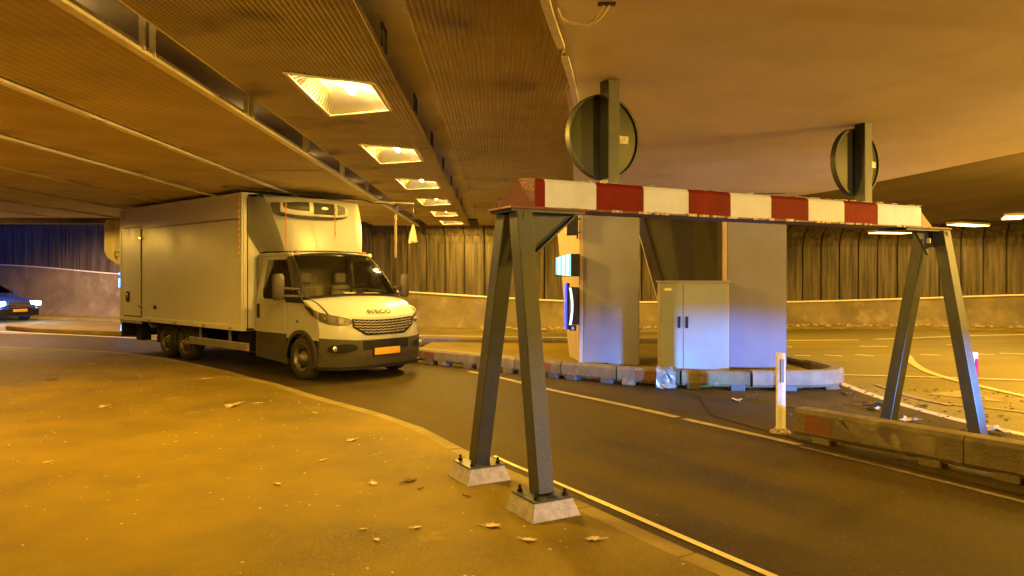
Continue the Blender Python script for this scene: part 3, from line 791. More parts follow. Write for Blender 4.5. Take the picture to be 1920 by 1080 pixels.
info = [('barrier', None, 'beside the truck\'s rear half'), ('barrier', None, 'hidden partly behind the truck front'), ('barrier_white', ((.72, .98, 'barrier_red'),), 'just right of the truck bumper with a faded red end'),
        ('barrier_white', None, 'pale beige, second from the truck bumper'), ('barrier_white', ((.02, .5, 'barrier'),), 'seen between the legs of the left A-frame'), ('barrier', ((.45, .8, 'barrier_red'),), 'in front of the left pillar\'s signs'),
        ('barrier', None, 'below the left pillar, with blue feet'), ('barrier', ((.3, .62, 'barrier_red'),), 'below the gap between left pillar and cabinet'), ('barrier', None, 'below the cabinet, partly wrapped in film'),
        ('barrier', None, 'glowing blue below the right pillar'), ('barrier', None, 'last before the rounded end of the island')]
k = 0
for a, b in zip(fb, fb[1:]):
    m, bands, where = info[min(k, len(info) - 1)]
    block(a, b, 'low kerb barrier block ' + where, m, 'cyan_foot' if k in (5, 6, 8, 9) else 'barrier', bands=bands); k += 1
# rounded end block
cxy = Vector((4.15, 11.45)); last = fb[-1]
mb = MB(); prof = [(-BW / 2, .10), (-BW / 2 + .03, .06), (BW / 2 - .03, .06), (BW / 2, .10), (BW / 2, .265), (BW / 2 - .035, .30), (-BW / 2 + .035, .30), (-BW / 2, .265)]
t = empty('barrier_end', (last.x, last.y, 0), 0, 'rounded end of the low concrete kerb barrier at the right tip of the island', 'barrier')
path = catmull([(last.x + .01, last.y, 0), (4.35, 10.84, 0), (4.72, 10.98, 0), (4.95, 11.3, 0), (4.97, 11.7, 0), (4.9, 12.2, 0)], 5)
rows = []
for i, p in enumerate(path):
    d = (path[min(i + 1, len(path) - 1)] - path[max(i - 1, 0)]).normalized(); nn = Vector((d.y, -d.x, 0))
    rows.append([tuple(p + nn * a + Vector((0, 0, z)) - Vector((last.x, last.y, 0))) for a, z in prof + prof[:1]])
mb.grid(rows); mb.add(rows[-1][:-1], [tuple(range(8))]); mb.add(rows[0][:-1], [tuple(range(8))]); mb.build('block', 'barrier_white', t)
for p in (path[3], path[10], path[17]):
    mb = MB(); c = p - Vector((last.x, last.y, 0)); mb.box(c.x - .10, c.x + .10, c.y - .09, c.y + .09, 0, .10); mb.build('foot', 'cyan_foot' if p == path[3] else 'barrier', t, bevel=.015)
# rear row, seen past the pillars
rb = resample([(4.88, 12.25), (4.75, 13.5), (4.5, 15.0), (4.2, 16.4)], 1.0)
wh = ['right behind the rounded island end', 'second behind the rounded island end', 'third behind the rounded island end', 'fourth behind the rounded island end']
for k, (a, b) in enumerate(zip(rb, rb[1:])): block(a, b, 'pale kerb barrier block ' + wh[k], 'barrier_white')
rb = resample([(-2.6, 16.95), (0, 16.6), (2.6, 16.5), (4.1, 16.5)], 1.18)
wh = ['behind the truck bumper', 'left of the left A-frame', 'behind the left A-frame', 'just left of the signs pillar', 'hidden behind the signs pillar', 'in the gap beside the cabinet']
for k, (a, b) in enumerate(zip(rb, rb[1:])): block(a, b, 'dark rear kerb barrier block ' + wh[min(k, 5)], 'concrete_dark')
# film wrapped round one block
wr = empty('plastic_wrap', (2.32, 11.08, 0), R(-18), 'crumpled clear plastic wrapped round the kerb barrier below the cabinet', 'plastic wrap')
mb = MB(); random.seed(5); P = []
for i in range(7):
    x = -.14 + .28 * i / 6
    P.append([(x + random.uniform(-.01, .01), y + random.uniform(-.012, .012), z + random.uniform(-.012, .012)) for y, z in ((.06, .315), (-.02, .325), (-.13, .30), (-.155, .24), (-.15, .16), (-.16, .08), (-.17, .02))])
mb.grid(P); mb.build('wrap', 'film', wr, solid=.003)

# right foreground barrier
ra = Vector((2.98, 7.66)); rd = (Vector((4.24, 5.92)) - ra).normalized()
lab = ['long concrete barrier block nearest the left marker post, chipped at its end', 'concrete barrier block at the right edge with a straight joint', 'concrete barrier block beyond the right edge of the photo']
pos = 0
for k, L in enumerate((1.62, 1.75, 1.75)):
    a = ra + rd * pos; b = ra + rd * (pos + L); pos += L
    bands = ((.02, .12, 'barrier'), (.18, .40, 'barrier_red'), (.42, .60, 'barrier_white'), (.76, .93, 'barrier_white')) if k == 0 else None
    o = block(b, a, lab[k], 'barrier', h=.33, w=.24, gap=.06, bands=None, group='barrier blocks beside the right A-frame')
    if k == 0:
        n = Vector((rd.y, -rd.x))   # toward camera side
        # painted patches on the face that looks toward the lane (local -y or +y)
        for s0, s1, m in ((.74, .92, 'barrier_red'),):
            mb = MB(); mb.box(L * s0, L * s1, .118, .1235, .115, .285); mb.build('painted_band', m, o)
        mb = MB(); mb.add([(L * .40, .1235, .28), (L * .40, .1235, .11), (L * .50, .1235, .11), (L * .60, .1235, .16), (L * .70, .1235, .24), (L * .72, .1235, .285), (L * .66, .1235, .285)], [(0, 1, 2, 3, 4, 5, 6)][:0] + [(3, 4, 5, 6), ])
        mb.add([(L * .34, .1235, .28), (L * .30, .1235, .11), (L * .14 + .0, .1235, .11), (L * .14, .1235, .28)], [(0, 1, 2, 3)])
        mb.add([(L * .36, .1235, .11), (L * .50, .1235, .12), (L * .62, .1235, .18), (L * .70, .1235, .285), (L * .60, .1235, .285), (L * .46, .1235, .23)], [(0, 1, 2, 3, 4, 5)])
        mb.build('faded_marking', 'barrier_white', o, solid=.002)

# ------------------------------------------------------------------ height-limit frame
BV = Vector((.876, .482, 0)); NV = Vector((.482, -.876, 0))
rzF = math.atan2(.482, .876)
fr = empty('height_barrier', (-.008, 5.33, 0), rzF, 'red and white height-limit beam on two dark steel A-frames', 'height barrier')
# local: x along the beam, -y toward the camera
LB, TB = 2.185, 2.395
yF = -.12
def sx(u, off=.12):                       # beam coordinate from a measured stripe edge
    k = (u - 960) / F_PX; return (k * (5.33 - .876 * off) + .008 - .482 * off) / (.876 - .482 * k)
cuts = [1022, 1118, 1207, 1291, 1370, 1446, 1516, 1583, 1646, 1727]
xs_ = [sx(u) for u in cuts]
x0 = xs_[0] - .085
random.seed(3)
def beam_piece(xa, xb, m, cham=True):
    c = .03
    # cross-section: near face, small chamfer on top, flat top, sloping back
    pr = [(yF, LB), (yF, TB - c), (yF + .012, TB - .008), (yF + .035, TB), (.03, TB), (.15, LB)]
    mb = MB(); k = len(pr)
    mb.grid([[(x, y, z) for y, z in pr + pr[:1]] for x in (xa, xb)])
    mb.add([(xa, y, z) for y, z in pr], [tuple(range(k))]); mb.add([(xb, y, z) for y, z in pr], [tuple(range(k))])
    return mb.build('beam_stripe', m, fr)
beam_piece(x0, xs_[0], 'beam_red')
for i, (a, b) in enumerate(zip(xs_, xs_[1:])): beam_piece(a, b, 'beam_white' if i % 2 == 0 else 'beam_red')
# sloping ends
mb = MB(); mb.add([(x0, yF, LB), (x0, yF, TB), (x0, yF + .035, TB + .0), (x0, .03, TB), (x0, .15, LB), (x0 - .20, .13, LB), (x0 - .012, yF + .0, LB), (x0 - .06, .02, TB)],
                  [(0, 1, 6), (1, 2, 3, 7), (6, 1, 7), (6, 7, 5), (7, 3, 4, 5), (0, 6, 5, 4), (0, 4, 3, 2, 1)])
mb.build('beam_end', 'beam_dark_red', fr)
xe = xs_[-1]
mb = MB(); mb.add([(xe, yF + .02, LB), (xe, yF + .02, TB - .03), (xe, .03, TB - .03), (xe, .15, LB), (xe + .40, .0, LB), (xe + .40, .12, LB)], [(0, 1, 4), (1, 2, 5, 4), (2, 3, 5), (0, 4, 5, 3), (0, 3, 2, 1)])
mb.build('beam_end', 'beam_dark_red', fr)
# flanges and ragged flaking edges
mb = MB(); mb.box(x0 - .22, x0 + .42, -.16, .20, LB - .018, LB - .002); mb.build('flange_plate', 'beam_dark_red', fr)
mb = MB(); mb.box(x0 - .20, x0 + .42, -.14, .18, LB - .04, LB - .020); mb.build('top_plate', 'frame_steel', fr)
mb = MB(); mb.box(xe - .28, xe + .46, -.16, .20, LB - .018, LB - .002); mb.build('flange_plate', 'beam_dark_red', fr)
mb = MB(); mb.box(xe - .26, xe + .45, -.14, .18, LB - .04, LB - .020); mb.build('top_plate', 'frame_steel', fr)
mb = MB(); mb.box(x0 + .43, xe - .29, -.150, .18, LB - .014, LB - .002); mb.build('bottom_flange', 'beam_dark_red', fr)
mb = MB(); x = x0 + .3
while x < xe:
    l = random.uniform(.03, .13)
    if random.random() < .6: mb.box(x, x + l, -.152 - random.uniform(0, .006), -.140, LB - .017, LB - .004 + random.uniform(0, .01))
    if random.random() < .5: mb.box(x, x + l, yF + .02, yF + .036, TB + .0005, TB + random.uniform(.004, .012))
    x += l + random.uniform(.0, .05)
o = mb.build('flaking_paint', 'rust', fr); o['kind'] = 'stuff'
# A-frames: legs in the local y direction
def aframe(xc, foot_n, foot_f, zf, pads):
    top = LB - .04
    for s, fy in ((-1, foot_n), (1, foot_f)):
        a = Vector((xc, fy, zf)); b = Vector((xc, s * .085 - .02 * (s < 0), top))
        mb = MB(); d = (b - a).normalized()
        mb.bar(a, b, .125, .125, up=(1, 0, 0))
        mb.build('leg', 'frame_steel', fr, bevel=.006)
    # gusset between legs and beam brace plates
    mb = MB(); mb.box(xc - .012, xc + .012, -.18, .18, top - .16, top - .001); mb.build('gusset', 'frame_steel', fr)
    sgn = 1 if xc < 2 else -1
    mb = MB(); x1, x2 = xc + sgn * .065, xc + sgn * .50
    if sgn > 0:
        mb.add([(x1, -.012, top - .001), (x2, -.012, top - .001), (x1, -.012, top - .36), (x1, .012, top - .001), (x2, .012, top - .001), (x1, .012, top - .36)], [(0, 1, 2), (3, 5, 4), (0, 3, 4, 1), (1, 4, 5, 2), (2, 5, 3, 0)])
        mb.bar((x2, 0, top - .012), (x1, 0, top - .37), .10, .012, up=(0, 1, 0) if False else (0, 0, 1))
    else:
        mb.add([(x1, -.012, top - .001), (x2 + .22, -.012, top - .001), (x1, -.012, top - .24), (x1, .012, top - .001), (x2 + .22, .012, top - .001), (x1, .012, top - .24)], [(0, 1, 2), (3, 5, 4), (0, 3, 4, 1), (1, 4, 5, 2), (2, 5, 3, 0)])
    mb.build('brace_plate', 'frame_steel', fr)
    if pads:
        for fy in (foot_n, foot_f):
            z0, z1 = PZ, .215
            b_, t_ = .19, .148
            P = [(xc + sx_ * b_, fy + sy * b_, z0) for sx_, sy in ((-1, -1), (1, -1), (1, 1), (-1, 1))]
            Q = [(xc + sx_ * t_, fy + sy * t_, z1) for sx_, sy in ((-1, -1), (1, -1), (1, 1), (-1, 1))]
            mb = MB(); mb.add(P + Q, [(0, 3, 2, 1), (4, 5, 6, 7)] + [(i, (i + 1) % 4, 4 + (i + 1) % 4, 4 + i) for i in range(4)])
            pd = mb.build('footing', 'pad', fr, bevel=.006)
            mb = MB(); mb.box(xc - t_ - .004, xc + t_ + .004, fy - t_ - .004, fy + t_ + .004, z1 + .0005, z1 + .012); mb.build('base_plate', 'frame_steel', pd)
            for dx, dy in ((-.11, -.11), (.11, -.11), (-.11, .11), (.11, .11)):
                mb = MB(); mb.lathe([(0, .019), (.02, .019)], (xc + dx, fy + dy, z1 + .0125), 'z', 6); mb.lathe([(0, .010), (.045, .010)], (xc + dx, fy + dy, z1 + .013), 'z', 8); mb.build('bolt', 'plastic_black', pd)
aframe(.02, -.40, .56, .228, True)
aframe(5.02, -.50, .50, 0.0, False)
mb = MB(); mb.box(4.86, 4.875, -.085, -.05, LB - .16, LB - .11); mb.build('sticker', 'sticker', fr)
# the two sign discs seen from behind, each on its post
for xc, ztop, zc, lbl in ((.864, 3.20, 2.775, 'left round sign seen from behind on the beam, with a white sticker'), (3.90, 3.23, 2.80, 'right round sign seen from behind, above the last red stripe of the beam')):
    c = fr.location + BV * xc
    sg = empty('round_sign', (c.x, c.y, TB), rzF, lbl, 'traffic sign', 'round signs on the beam')
    mb = MB(); mb.box(-.055, .055, -.075, .04, .001, ztop - TB); mb.build('post', 'frame_steel', sg, bevel=.006)
    mb = MB(); mb.lathe([(.052, .30), (.058, .318), (.085, .33), (.095, .33), (.095, .0)], (0, 0, zc - TB), 'y', 48); mb.build('sign_disc', 'sign_back', sg, smooth=35)
    mb = MB(); mb.lathe([(.048, .322), (.043, .328), (.05, .336), (.10, .336), (.10, .33), (.052, .322)], (0, 0, zc - TB), 'y', 48); 
    r_ = MB(); n = 48
    V = []
    for rr_, yy in ((.318, .050), (.318, .040), (.335, .040), (.335, .098), (.327, .098)):
        V += [(rr_ * math.cos(2 * PI * k / n), yy, zc - TB + rr_ * math.sin(2 * PI * k / n)) for k in range(n)]
    r_.add(V, [(i * n + k, i * n + (k + 1) % n, (i + 1) * n + (k + 1) % n, (i + 1) * n + k) for i in range(4) for k in range(n)])
    r_.build('rim', 'alu' if False else 'sign_back', sg, smooth=40)
    mb = MB(); mb.box(-.035, .035, .04, .052, zc - TB + .12, zc - TB + .16); mb.box(-.035, .035, .04, .052, zc - TB - .16, zc - TB - .12); mb.build('clamp', 'steel_dark', sg)
    mb = MB(); sxp = .185 if xc < 2 else .235
    mb.box(sxp - .045, sxp + .045, .046, .0515, zc - TB - .035, zc - TB + .025); mb.build('sticker', 'sticker', sg)

# ------------------------------------------------------------------ marker posts
def post(loc, lbl, refl, h, rz, base):
    t = empty('marker_post', (*loc, 0), rz, lbl, 'marker post')
    mb = MB(); pr = [(-.05, .0), (-.045, -.03), (0, -.042), (.045, -.03), (.05, .0), (.03, .028), (-.03, .028)]
    n = len(pr); V = []
    for z, s in ((.03, 1), (h - .03, 1), (h, .92)): V += [(x * s, y * s, z) for x, y in pr]
    mb.add(V, [(i * n + k, i * n + (k + 1) % n, (i + 1) * n + (k + 1) % n, (i + 1) * n + k) for i in range(2) for k in range(n)] + [tuple(range(2 * n, 3 * n)), tuple(range(n))[::-1]])
    mb.build('post', 'post_white', t)
    mb = MB(); mb.box(-.018, .018, -.050, -.038, h - .31, h - .06); mb.build('reflector', refl, t)
    mb = MB(); mb.lathe([(0, .11), (.02, .10), (.035, .065), (.05, .06)], (0, 0, .007), 'z', 18); mb.build('foot', base, t, smooth=40)
    return t
post(G(1463, 812), 'dirty white marker post with grey reflector left of the barrier block', 'reflector', .86, R(8), 'rust')
post((4.98, 8.0), 'white marker post with red reflector behind the right A-frame leg', 'reflector_red', .86, R(25), 'barrier')

# ------------------------------------------------------------------ hanging things
def bar_top(name, loc, L, rz, lbl):
    t = empty(name, loc, rz, lbl, 'chain'); return t
def chain(u, v0, v1, Y, lbl, m1, m2, r=.012, twist=True):
    X = (u - CX) / F_PX * Y; z0 = CAMZ - (v0 - HOR) / F_PX * Y; z1 = CAMZ - (v1 - HOR) / F_PX * Y
    t = empty('warning_chain', (X, Y, z0), 0, lbl, 'chain', 'warning chains hanging from the ceiling')
    n = max(3, int((z0 - z1) / .05)); ln = (z0 - z1) / n
    for half, m in ((0, m1), (1, m2)):
        mb = MB()
        for k in range(n):
            if (k % 2) != half: continue
            zc = -(k + .5) * ln; pts = []
            for q in range(9):
                a = 2 * PI * q / 8; dx = r * math.cos(a); dz = ln * .62 * math.sin(a)
                pts.append((dx, 0, zc + dz) if k % 4 < 2 else (dx * .5, dx, zc + dz))
            mb.tube(pts, .0045, 5, cap=False)
        o = mb.build('links', m, t); o['kind'] = 'stuff'
    return t
chain(742, 403, 482, 14.6, 'pale twisted chain hanging free right of the truck', 'white_chain', 'white_chain', .022)
# rod that carries it
rod = empty('hanging_rod', (-2.62, 14.3, 3.09), R(-5), 'short pale rod under the ceiling right of the truck top', 'rod')
mb = MB(); mb.bar((-.02, 0, .02), (.72, 0.0, -.02), .05, .022); mb.build('rod', 'rail', rod)
mb = MB(); mb.tube([(.35, 0, .0), (.35, .0, -.10), (.33, .25, -.14)], .006, 6); mb.build('hook', 'steel_dark', rod)
chain(536, 381, 468, 11.72, 'orange chain hanging down onto the cab roof left of the cooling unit', 'orange_chain', 'orange_chain', .009)
chain(448, 370, 488, 12.78, 'faded rope hanging against the truck box beside its front corner', 'white_chain', 'orange_chain', .008)
chain(628, 385, 446, 12.75, 'dark red chain hanging over the cooling unit onto the fairing', 'orange_chain', 'steel_dark', .008)
tg = empty('hanging_tag', (-1.94, 14.5, 2.68), R(12), 'white plastic tag hanging right of the chain beside the truck', 'tag')
mb = MB(); mb.add([(-.015, 0, 0), (.02, 0, 0), (.085, .02, -.34), (-.09, -.02, -.37), (-.07, .0, -.2), (.055, .01, -.15)], [(0, 4, 3, 2, 5, 1)]); mb.build('tag', 'white_chain', tg, solid=.008)
mb = MB(); mb.box(-.045, .02, -.025, -.012, -.345, -.33); mb.build('slot', 'plastic_black', tg)
mb = MB(); mb.tube([(0, 0, -.01), (0, 0, .45)], .004, 5); mb.build('string', 'steel_dark', tg)

# backboard of a signal hanging at the left
sb = empty('hanging_signal', (-10.6, 19.9, 3.17), R(10), 'cream backed traffic signal hanging from the ceiling left of the truck', 'signal')
mb = MB(); pr = []
w, h = .34, 1.2
for cx_, cz_, a0 in ((w - .06, -.06, 0), (-w + .16, -.16, 90)): pass
pts = [(w, 0), (w, -h + .25), (w - .08, -h + .10), (w - .25, -h + .02), (w - .34, -h), (-w + .08, -h + .18), (-w, -h + .36), (-w, -.12), (-w + .05, 0)]
n = len(pts); mb.add([(x, .0, z) for x, z in pts] + [(x, .03, z) for x, z in pts], [tuple(range(n)), tuple(range(n, 2 * n))[::-1]] + [(i, (i + 1) % n, n + (i + 1) % n, n + i) for i in range(n)])
mb.build('backboard', 'signal_back', sb)
mb = MB(); mb.box(-.06, .26, -.16, -.002, -.86, -.04); mb.build('housing', 'signal_back', sb, bevel=.02)
mb = MB(); mb.box(-.10, -.065, -.06, -.002, -h + .16, -.02); mb.box(-.02, .24, -.10, -.003, -.97, -.88); mb.build('bracket', 'signal_back', sb)
mb = MB(); mb.tube([(.1, .01, 0), (.1, .01, .35)], .03, 8); mb.build('hanger', 'steel_dark', sb)
# blue guide bollard at the island tip
bo = empty('blue_bollard', (*G(236, 629), 0), 0, 'small blue bollard on the island tip behind the truck', 'bollard')
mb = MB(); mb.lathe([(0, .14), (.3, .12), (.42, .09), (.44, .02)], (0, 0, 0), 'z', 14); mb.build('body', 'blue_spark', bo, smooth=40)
mb = MB(); mb.lathe([(0, .16), (.03, .16)], (0, 0, 0.001), 'z', 14); mb.build('base', 'plastic_black', bo)

# ------------------------------------------------------------------ wheels
def wheel(parent, x, y, r, w, side, rimm='rim', rr=.205, name='wheel'):
    s = side
    t = MB(); prof = [(-w / 2, rr), (-w / 2, r - .045), (-w / 2 + .03, r - .008), (-w / 2 + .06, r), (w / 2 - .06, r), (w / 2 - .03, r - .008), (w / 2, r - .045), (w / 2, rr)]
    c = (x, y, r)
    n = 36; V = []; Fc = []
    for a, q in prof: V += [(c[0] + q * math.cos(2 * PI * k / n), c[1] + a, c[2] + q * math.sin(2 * PI * k / n)) for k in range(n)]
    for i in range(len(prof) - 1):
        for k in range(n): Fc.append((i * n + k, i * n + (k + 1) % n, (i + 1) * n + (k + 1) % n, (i + 1) * n + k))
    t.add(V, Fc); ty = t.build(name, 'tyre', parent, smooth=40)
    m = MB(); yo = y + s * w / 2
    pr = [(0, rr), (-.02, rr - .012), (-.045, rr - .03), (-.055, .125), (-.03, .10), (-.005, .075), (.02, .06), (.03, .04), (.03, .002)]
    V = []; Fc = []
    for a, q in pr: V += [(x + q * math.cos(2 * PI * k / n), yo + s * a, r + q * math.sin(2 * PI * k / n)) for k in range(n)]
    for i in range(len(pr) - 1):
        for k in range(n):
            if i == 2 and (k % 6) in (0, 1, 2): continue      # openings
            Fc.append((i * n + k, i * n + (k + 1) % n, (i + 1) * n + (k + 1) % n, (i + 1) * n + k))
    m.add(V, Fc); m.build('rim', rimm, ty, smooth=35)
    m = MB(); m.lathe([(-w / 2 + .05, rr - .01), (w / 2 - .08, rr - .01)], (x, y, r), 'y', 24); m.build('brake_drum', 'plastic_black', ty)
    return ty

# ------------------------------------------------------------------ truck (local x forward, y to its left)
tr = empty('box_truck', (-2.73, 12.65, 0), math.atan2(-.663, .748), 'white refrigerated box truck jammed under the low ceiling, front toward the lane', 'truck')
def plan(y): y = abs(y); return .08 * y * y + .30 * (max(0, y - .55) / .45) ** 2
def xb(y): return .17 - .16 * y * y
def zb(y): return 1.34 - .05 * y * y
def xl(y): return .82 - plan(y)
def zl(y): return 1.02 + .07 * abs(y) ** 3
def front(y, t):
    z = zl(y) + (.22 - zl(y)) * t
    x = xl(y) + .075 * math.sin(min(1, t * 2.4) * PI / 2) - .05 * max(0, (t - .75) / .25)
    return Vector((x, y, z))
def fz_(y, z, off=0.0):
    t = (zl(y) - z) / (zl(y) - .22); p = front(y, t)
    e = .01; a = front(min(.999, y + e), t); b = front(max(-.999, y - e), t); c = front(y, t + .01)
    nn = (a - b).cross(c - p).normalized()
    if nn.x < 0: nn = -nn
    return p + nn * off
YS = [-1 + 2 * i / 32 for i in range(33)]
def hoodp(y, t):
    a = Vector((xb(y), y, zb(y))); b = Vector((xl(y), y, zl(y)))
    p = a.lerp(b, t); p.z += .055 * math.sin(PI * t ** .9) * (1 - .35 * y * y) + .012 * math.exp(-((abs(y) - .55) / .06) ** 2) * math.sin(PI * t); return p
mb = MB(); mb.grid([[hoodp(y, t / 12) for y in YS if abs(y) <= .89] for t in range(13)]); mb.build('hood', 'white_paint', tr, smooth=60)
for s in (-1, 1):
    ys = [s * (.895 + .105 * i / 6) for i in range(7)]
    mb = MB(); mb.grid([[hoodp(y, t / 12) - Vector((0, 0, .004)) for y in ys] for t in range(13)]); mb.build('fender_top', 'white_paint', tr, smooth=60)
T1 = .47
mb = MB(); mb.grid([[front(y, T1 * t / 10) for y in YS] for t in range(11)]); mb.build('front_fascia', 'white_paint', tr, smooth=60)
# bumper, slightly proud
def bump(y, t):
    p = front(y, t); q = fz_(y, p.z, .028); return q
mb = MB()
tb = lambda y, t: (T1 - .03 + .05 * (1 - min(1, abs(y) * 1.4)) ** 1) + (1 - (T1 - .03)) * t * .96
rows = [[front(y, T1 - .02) for y in YS]] + [[bump(y, min(1, tb(y, t / 9))) for y in YS] for t in range(10)] + [[front(y, 1) - Vector((.06, 0, 0)) for y in YS]]
mb.grid(rows); bumper = mb.build('bumper', 'cladding', tr, smooth=55)
# bumper lower lip and inner step
mb = MB(); pts = [fz_(y, .235, .035) for y in YS]; 
for a, b in zip(pts, pts[1:]): mb.bar(a, b, .03, .05)
mb.build('bumper_lip', 'plastic_black', bumper)
# centre intake (dark) and plate
mb = MB(); mb.grid([[fz_(y, z, .036) for y in [-.46 + .92 * i / 10 for i in range(11)]] for z in (.655, .60, .55, .50)]); mb.build('air_intake', 'plastic_black', bumper)
for s in (-1, 1):
    # fog lamp recess
    ys = [s * v for v in (.56, .62, .70, .78, .86, .92)]
    zt = [.575, .60, .61, .605, .59, .565]; zbm = [.535, .50, .475, .465, .475, .50]
    mb = MB(); mb.grid([[fz_(y, a, .033) for y, a in zip(ys, zt)], [fz_(y, (a + b) / 2, .037) for y, a, b in zip(ys, zt, zbm)], [fz_(y, b, .033) for y, b in zip(ys, zbm)]])
    fg = mb.build('fog_lamp_housing', 'plastic_black', bumper)
    mb = MB(); top = [fz_(y, a + .012, .040) for y, a in zip(ys, zt)]; bot = [fz_(y, b - .012, .040) for y, b in zip(ys, zbm)]
    loop = top + bot[::-1]
    for a, b in zip(loop, loop[1:] + loop[:1]): mb.bar(a, b, .014, .014)
    mb.build('surround', 'cladding', fg)
    mb = MB(); c = fz_(s * .84, .54, .045); mb.lathe([(0, .045), (.01, .047), (.015, .03)], tuple(c), 'x', 14); mb.build('fog_lamp', 'chrome', fg, smooth=40)
    # headlamp
    top = [Vector((.06, s * 1.006, 1.235)), Vector((.28, s * 1.008, 1.165))] + [fz_(s * y, z, .012) for y, z in ((.985, 1.10), (.90, 1.07), (.78, 1.035), (.66, .995), (.60, .97))]
    bot = [Vector((.12, s * 1.008, 1.17)), Vector((.30, s * 1.010, 1.06))] + [fz_(s * y, z, .012) for y, z in ((.985, .965), (.90, .915), (.78, .895), (.67, .905), (.60, .94))]
    mid = [(a + b) / 2 + Vector((.006, s * .006, 0)) for a, b in zip(top, bot)]
    mb = MB(); mb.grid([[p - Vector((.006, s * .006, 0)) for p in top], [p - Vector((.012, s * .01, 0)) for p in mid], [p - Vector((.006, s * .006, 0)) for p in bot]]); hl = mb.build('headlamp', 'rim', tr)
    mb = MB(); mb.grid([top, [m + Vector((.012, s * .008, 0)) for m in mid], bot]); mb.build('headlamp_glass', 'lamp_glass', hl, smooth=60)
    for yy, zz, rr_ in ((.905, 1.0, .036), (.80, .975, .036), (.71, .955, .022)):
        c = fz_(s * yy, zz, .004); mb = MB(); mb.lathe([(0, rr_), (.008, rr_), (.004, rr_ * .55), (.010, .004)], tuple(c), 'x', 16); mb.build('reflector', 'chrome', hl, smooth=40)
    mb = MB()
    for a, b in zip(top[:-1], top[1:]): mb.bar(a + Vector((.002, 0, .004)), b + Vector((.002, 0, .004)), .012, .01)
    mb.build('light_strip', 'chrome', hl)
# grille
gy = [-.60 + 1.2 * i / 24 for i in range(25)]
ztop = lambda y: .955 + .03 * (y / .6) ** 2
zbot = lambda y: .745 + .13 * max(0, (abs(y) - .38) / .22) ** 1.0
mb = MB(); mb.grid([[fz_(y, ztop(y) + (zbot(y) - ztop(y)) * t / 6, .006) for y in gy] for t in range(7)]); gr = mb.build('grille', 'plastic_black', tr)
for k in range(5):
    mb = MB(); pts = []
    for i in range(61):
        y = -.58 + 1.16 * i / 60; z = ztop(y) - .022 - k * .041 + .006 * math.cos(i * PI / 2.5)
        if z > zbot(y) + .008: pts.append(fz_(y, z, .017))
    for a, b in zip(pts, pts[1:]): mb.bar(a, b, .014, .015)
    mb.build('grille_bar', 'alu', gr)
mb = MB()
lp = [fz_(y, ztop(y) + .006, .012) for y in gy] + [fz_(y, zbot(y) - .006, .012) for y in gy[::-1]]
for a, b in zip(lp, lp[1:] + lp[:1]): mb.bar(a, b, .014, .014)
mb.build('grille_frame', 'plastic_black', gr)
# lettering on the hood lip
p = hoodp(0, .90); q = hoodp(0, .80)
fw = (p - q).normalized(); up = -fw; side = Vector((0, 1, 0)); nn = side.cross(up).normalized()
M = Matrix.Identity(4)
for i, v in enumerate((side, up, nn)): M.col[i][:3] = v
M.translation = hoodp(0, .86) + nn * .012
text_obj('lettering', 'IVECO', .135, 'letter', tr, M, .005, .0015, 1.12)
# number plate
mb = MB(); c = fz_(0, .47, .05); mb.box(c.x - .005, c.x + .008, -.26, .26, .415, .525); pl = mb.build('number_plate', 'plate', tr, bevel=.004)
mb = MB(); mb.box(c.x - .02, c.x - .0055, -.28, .28, .40, .54); mb.build('plate_holder', 'plastic_black', pl)
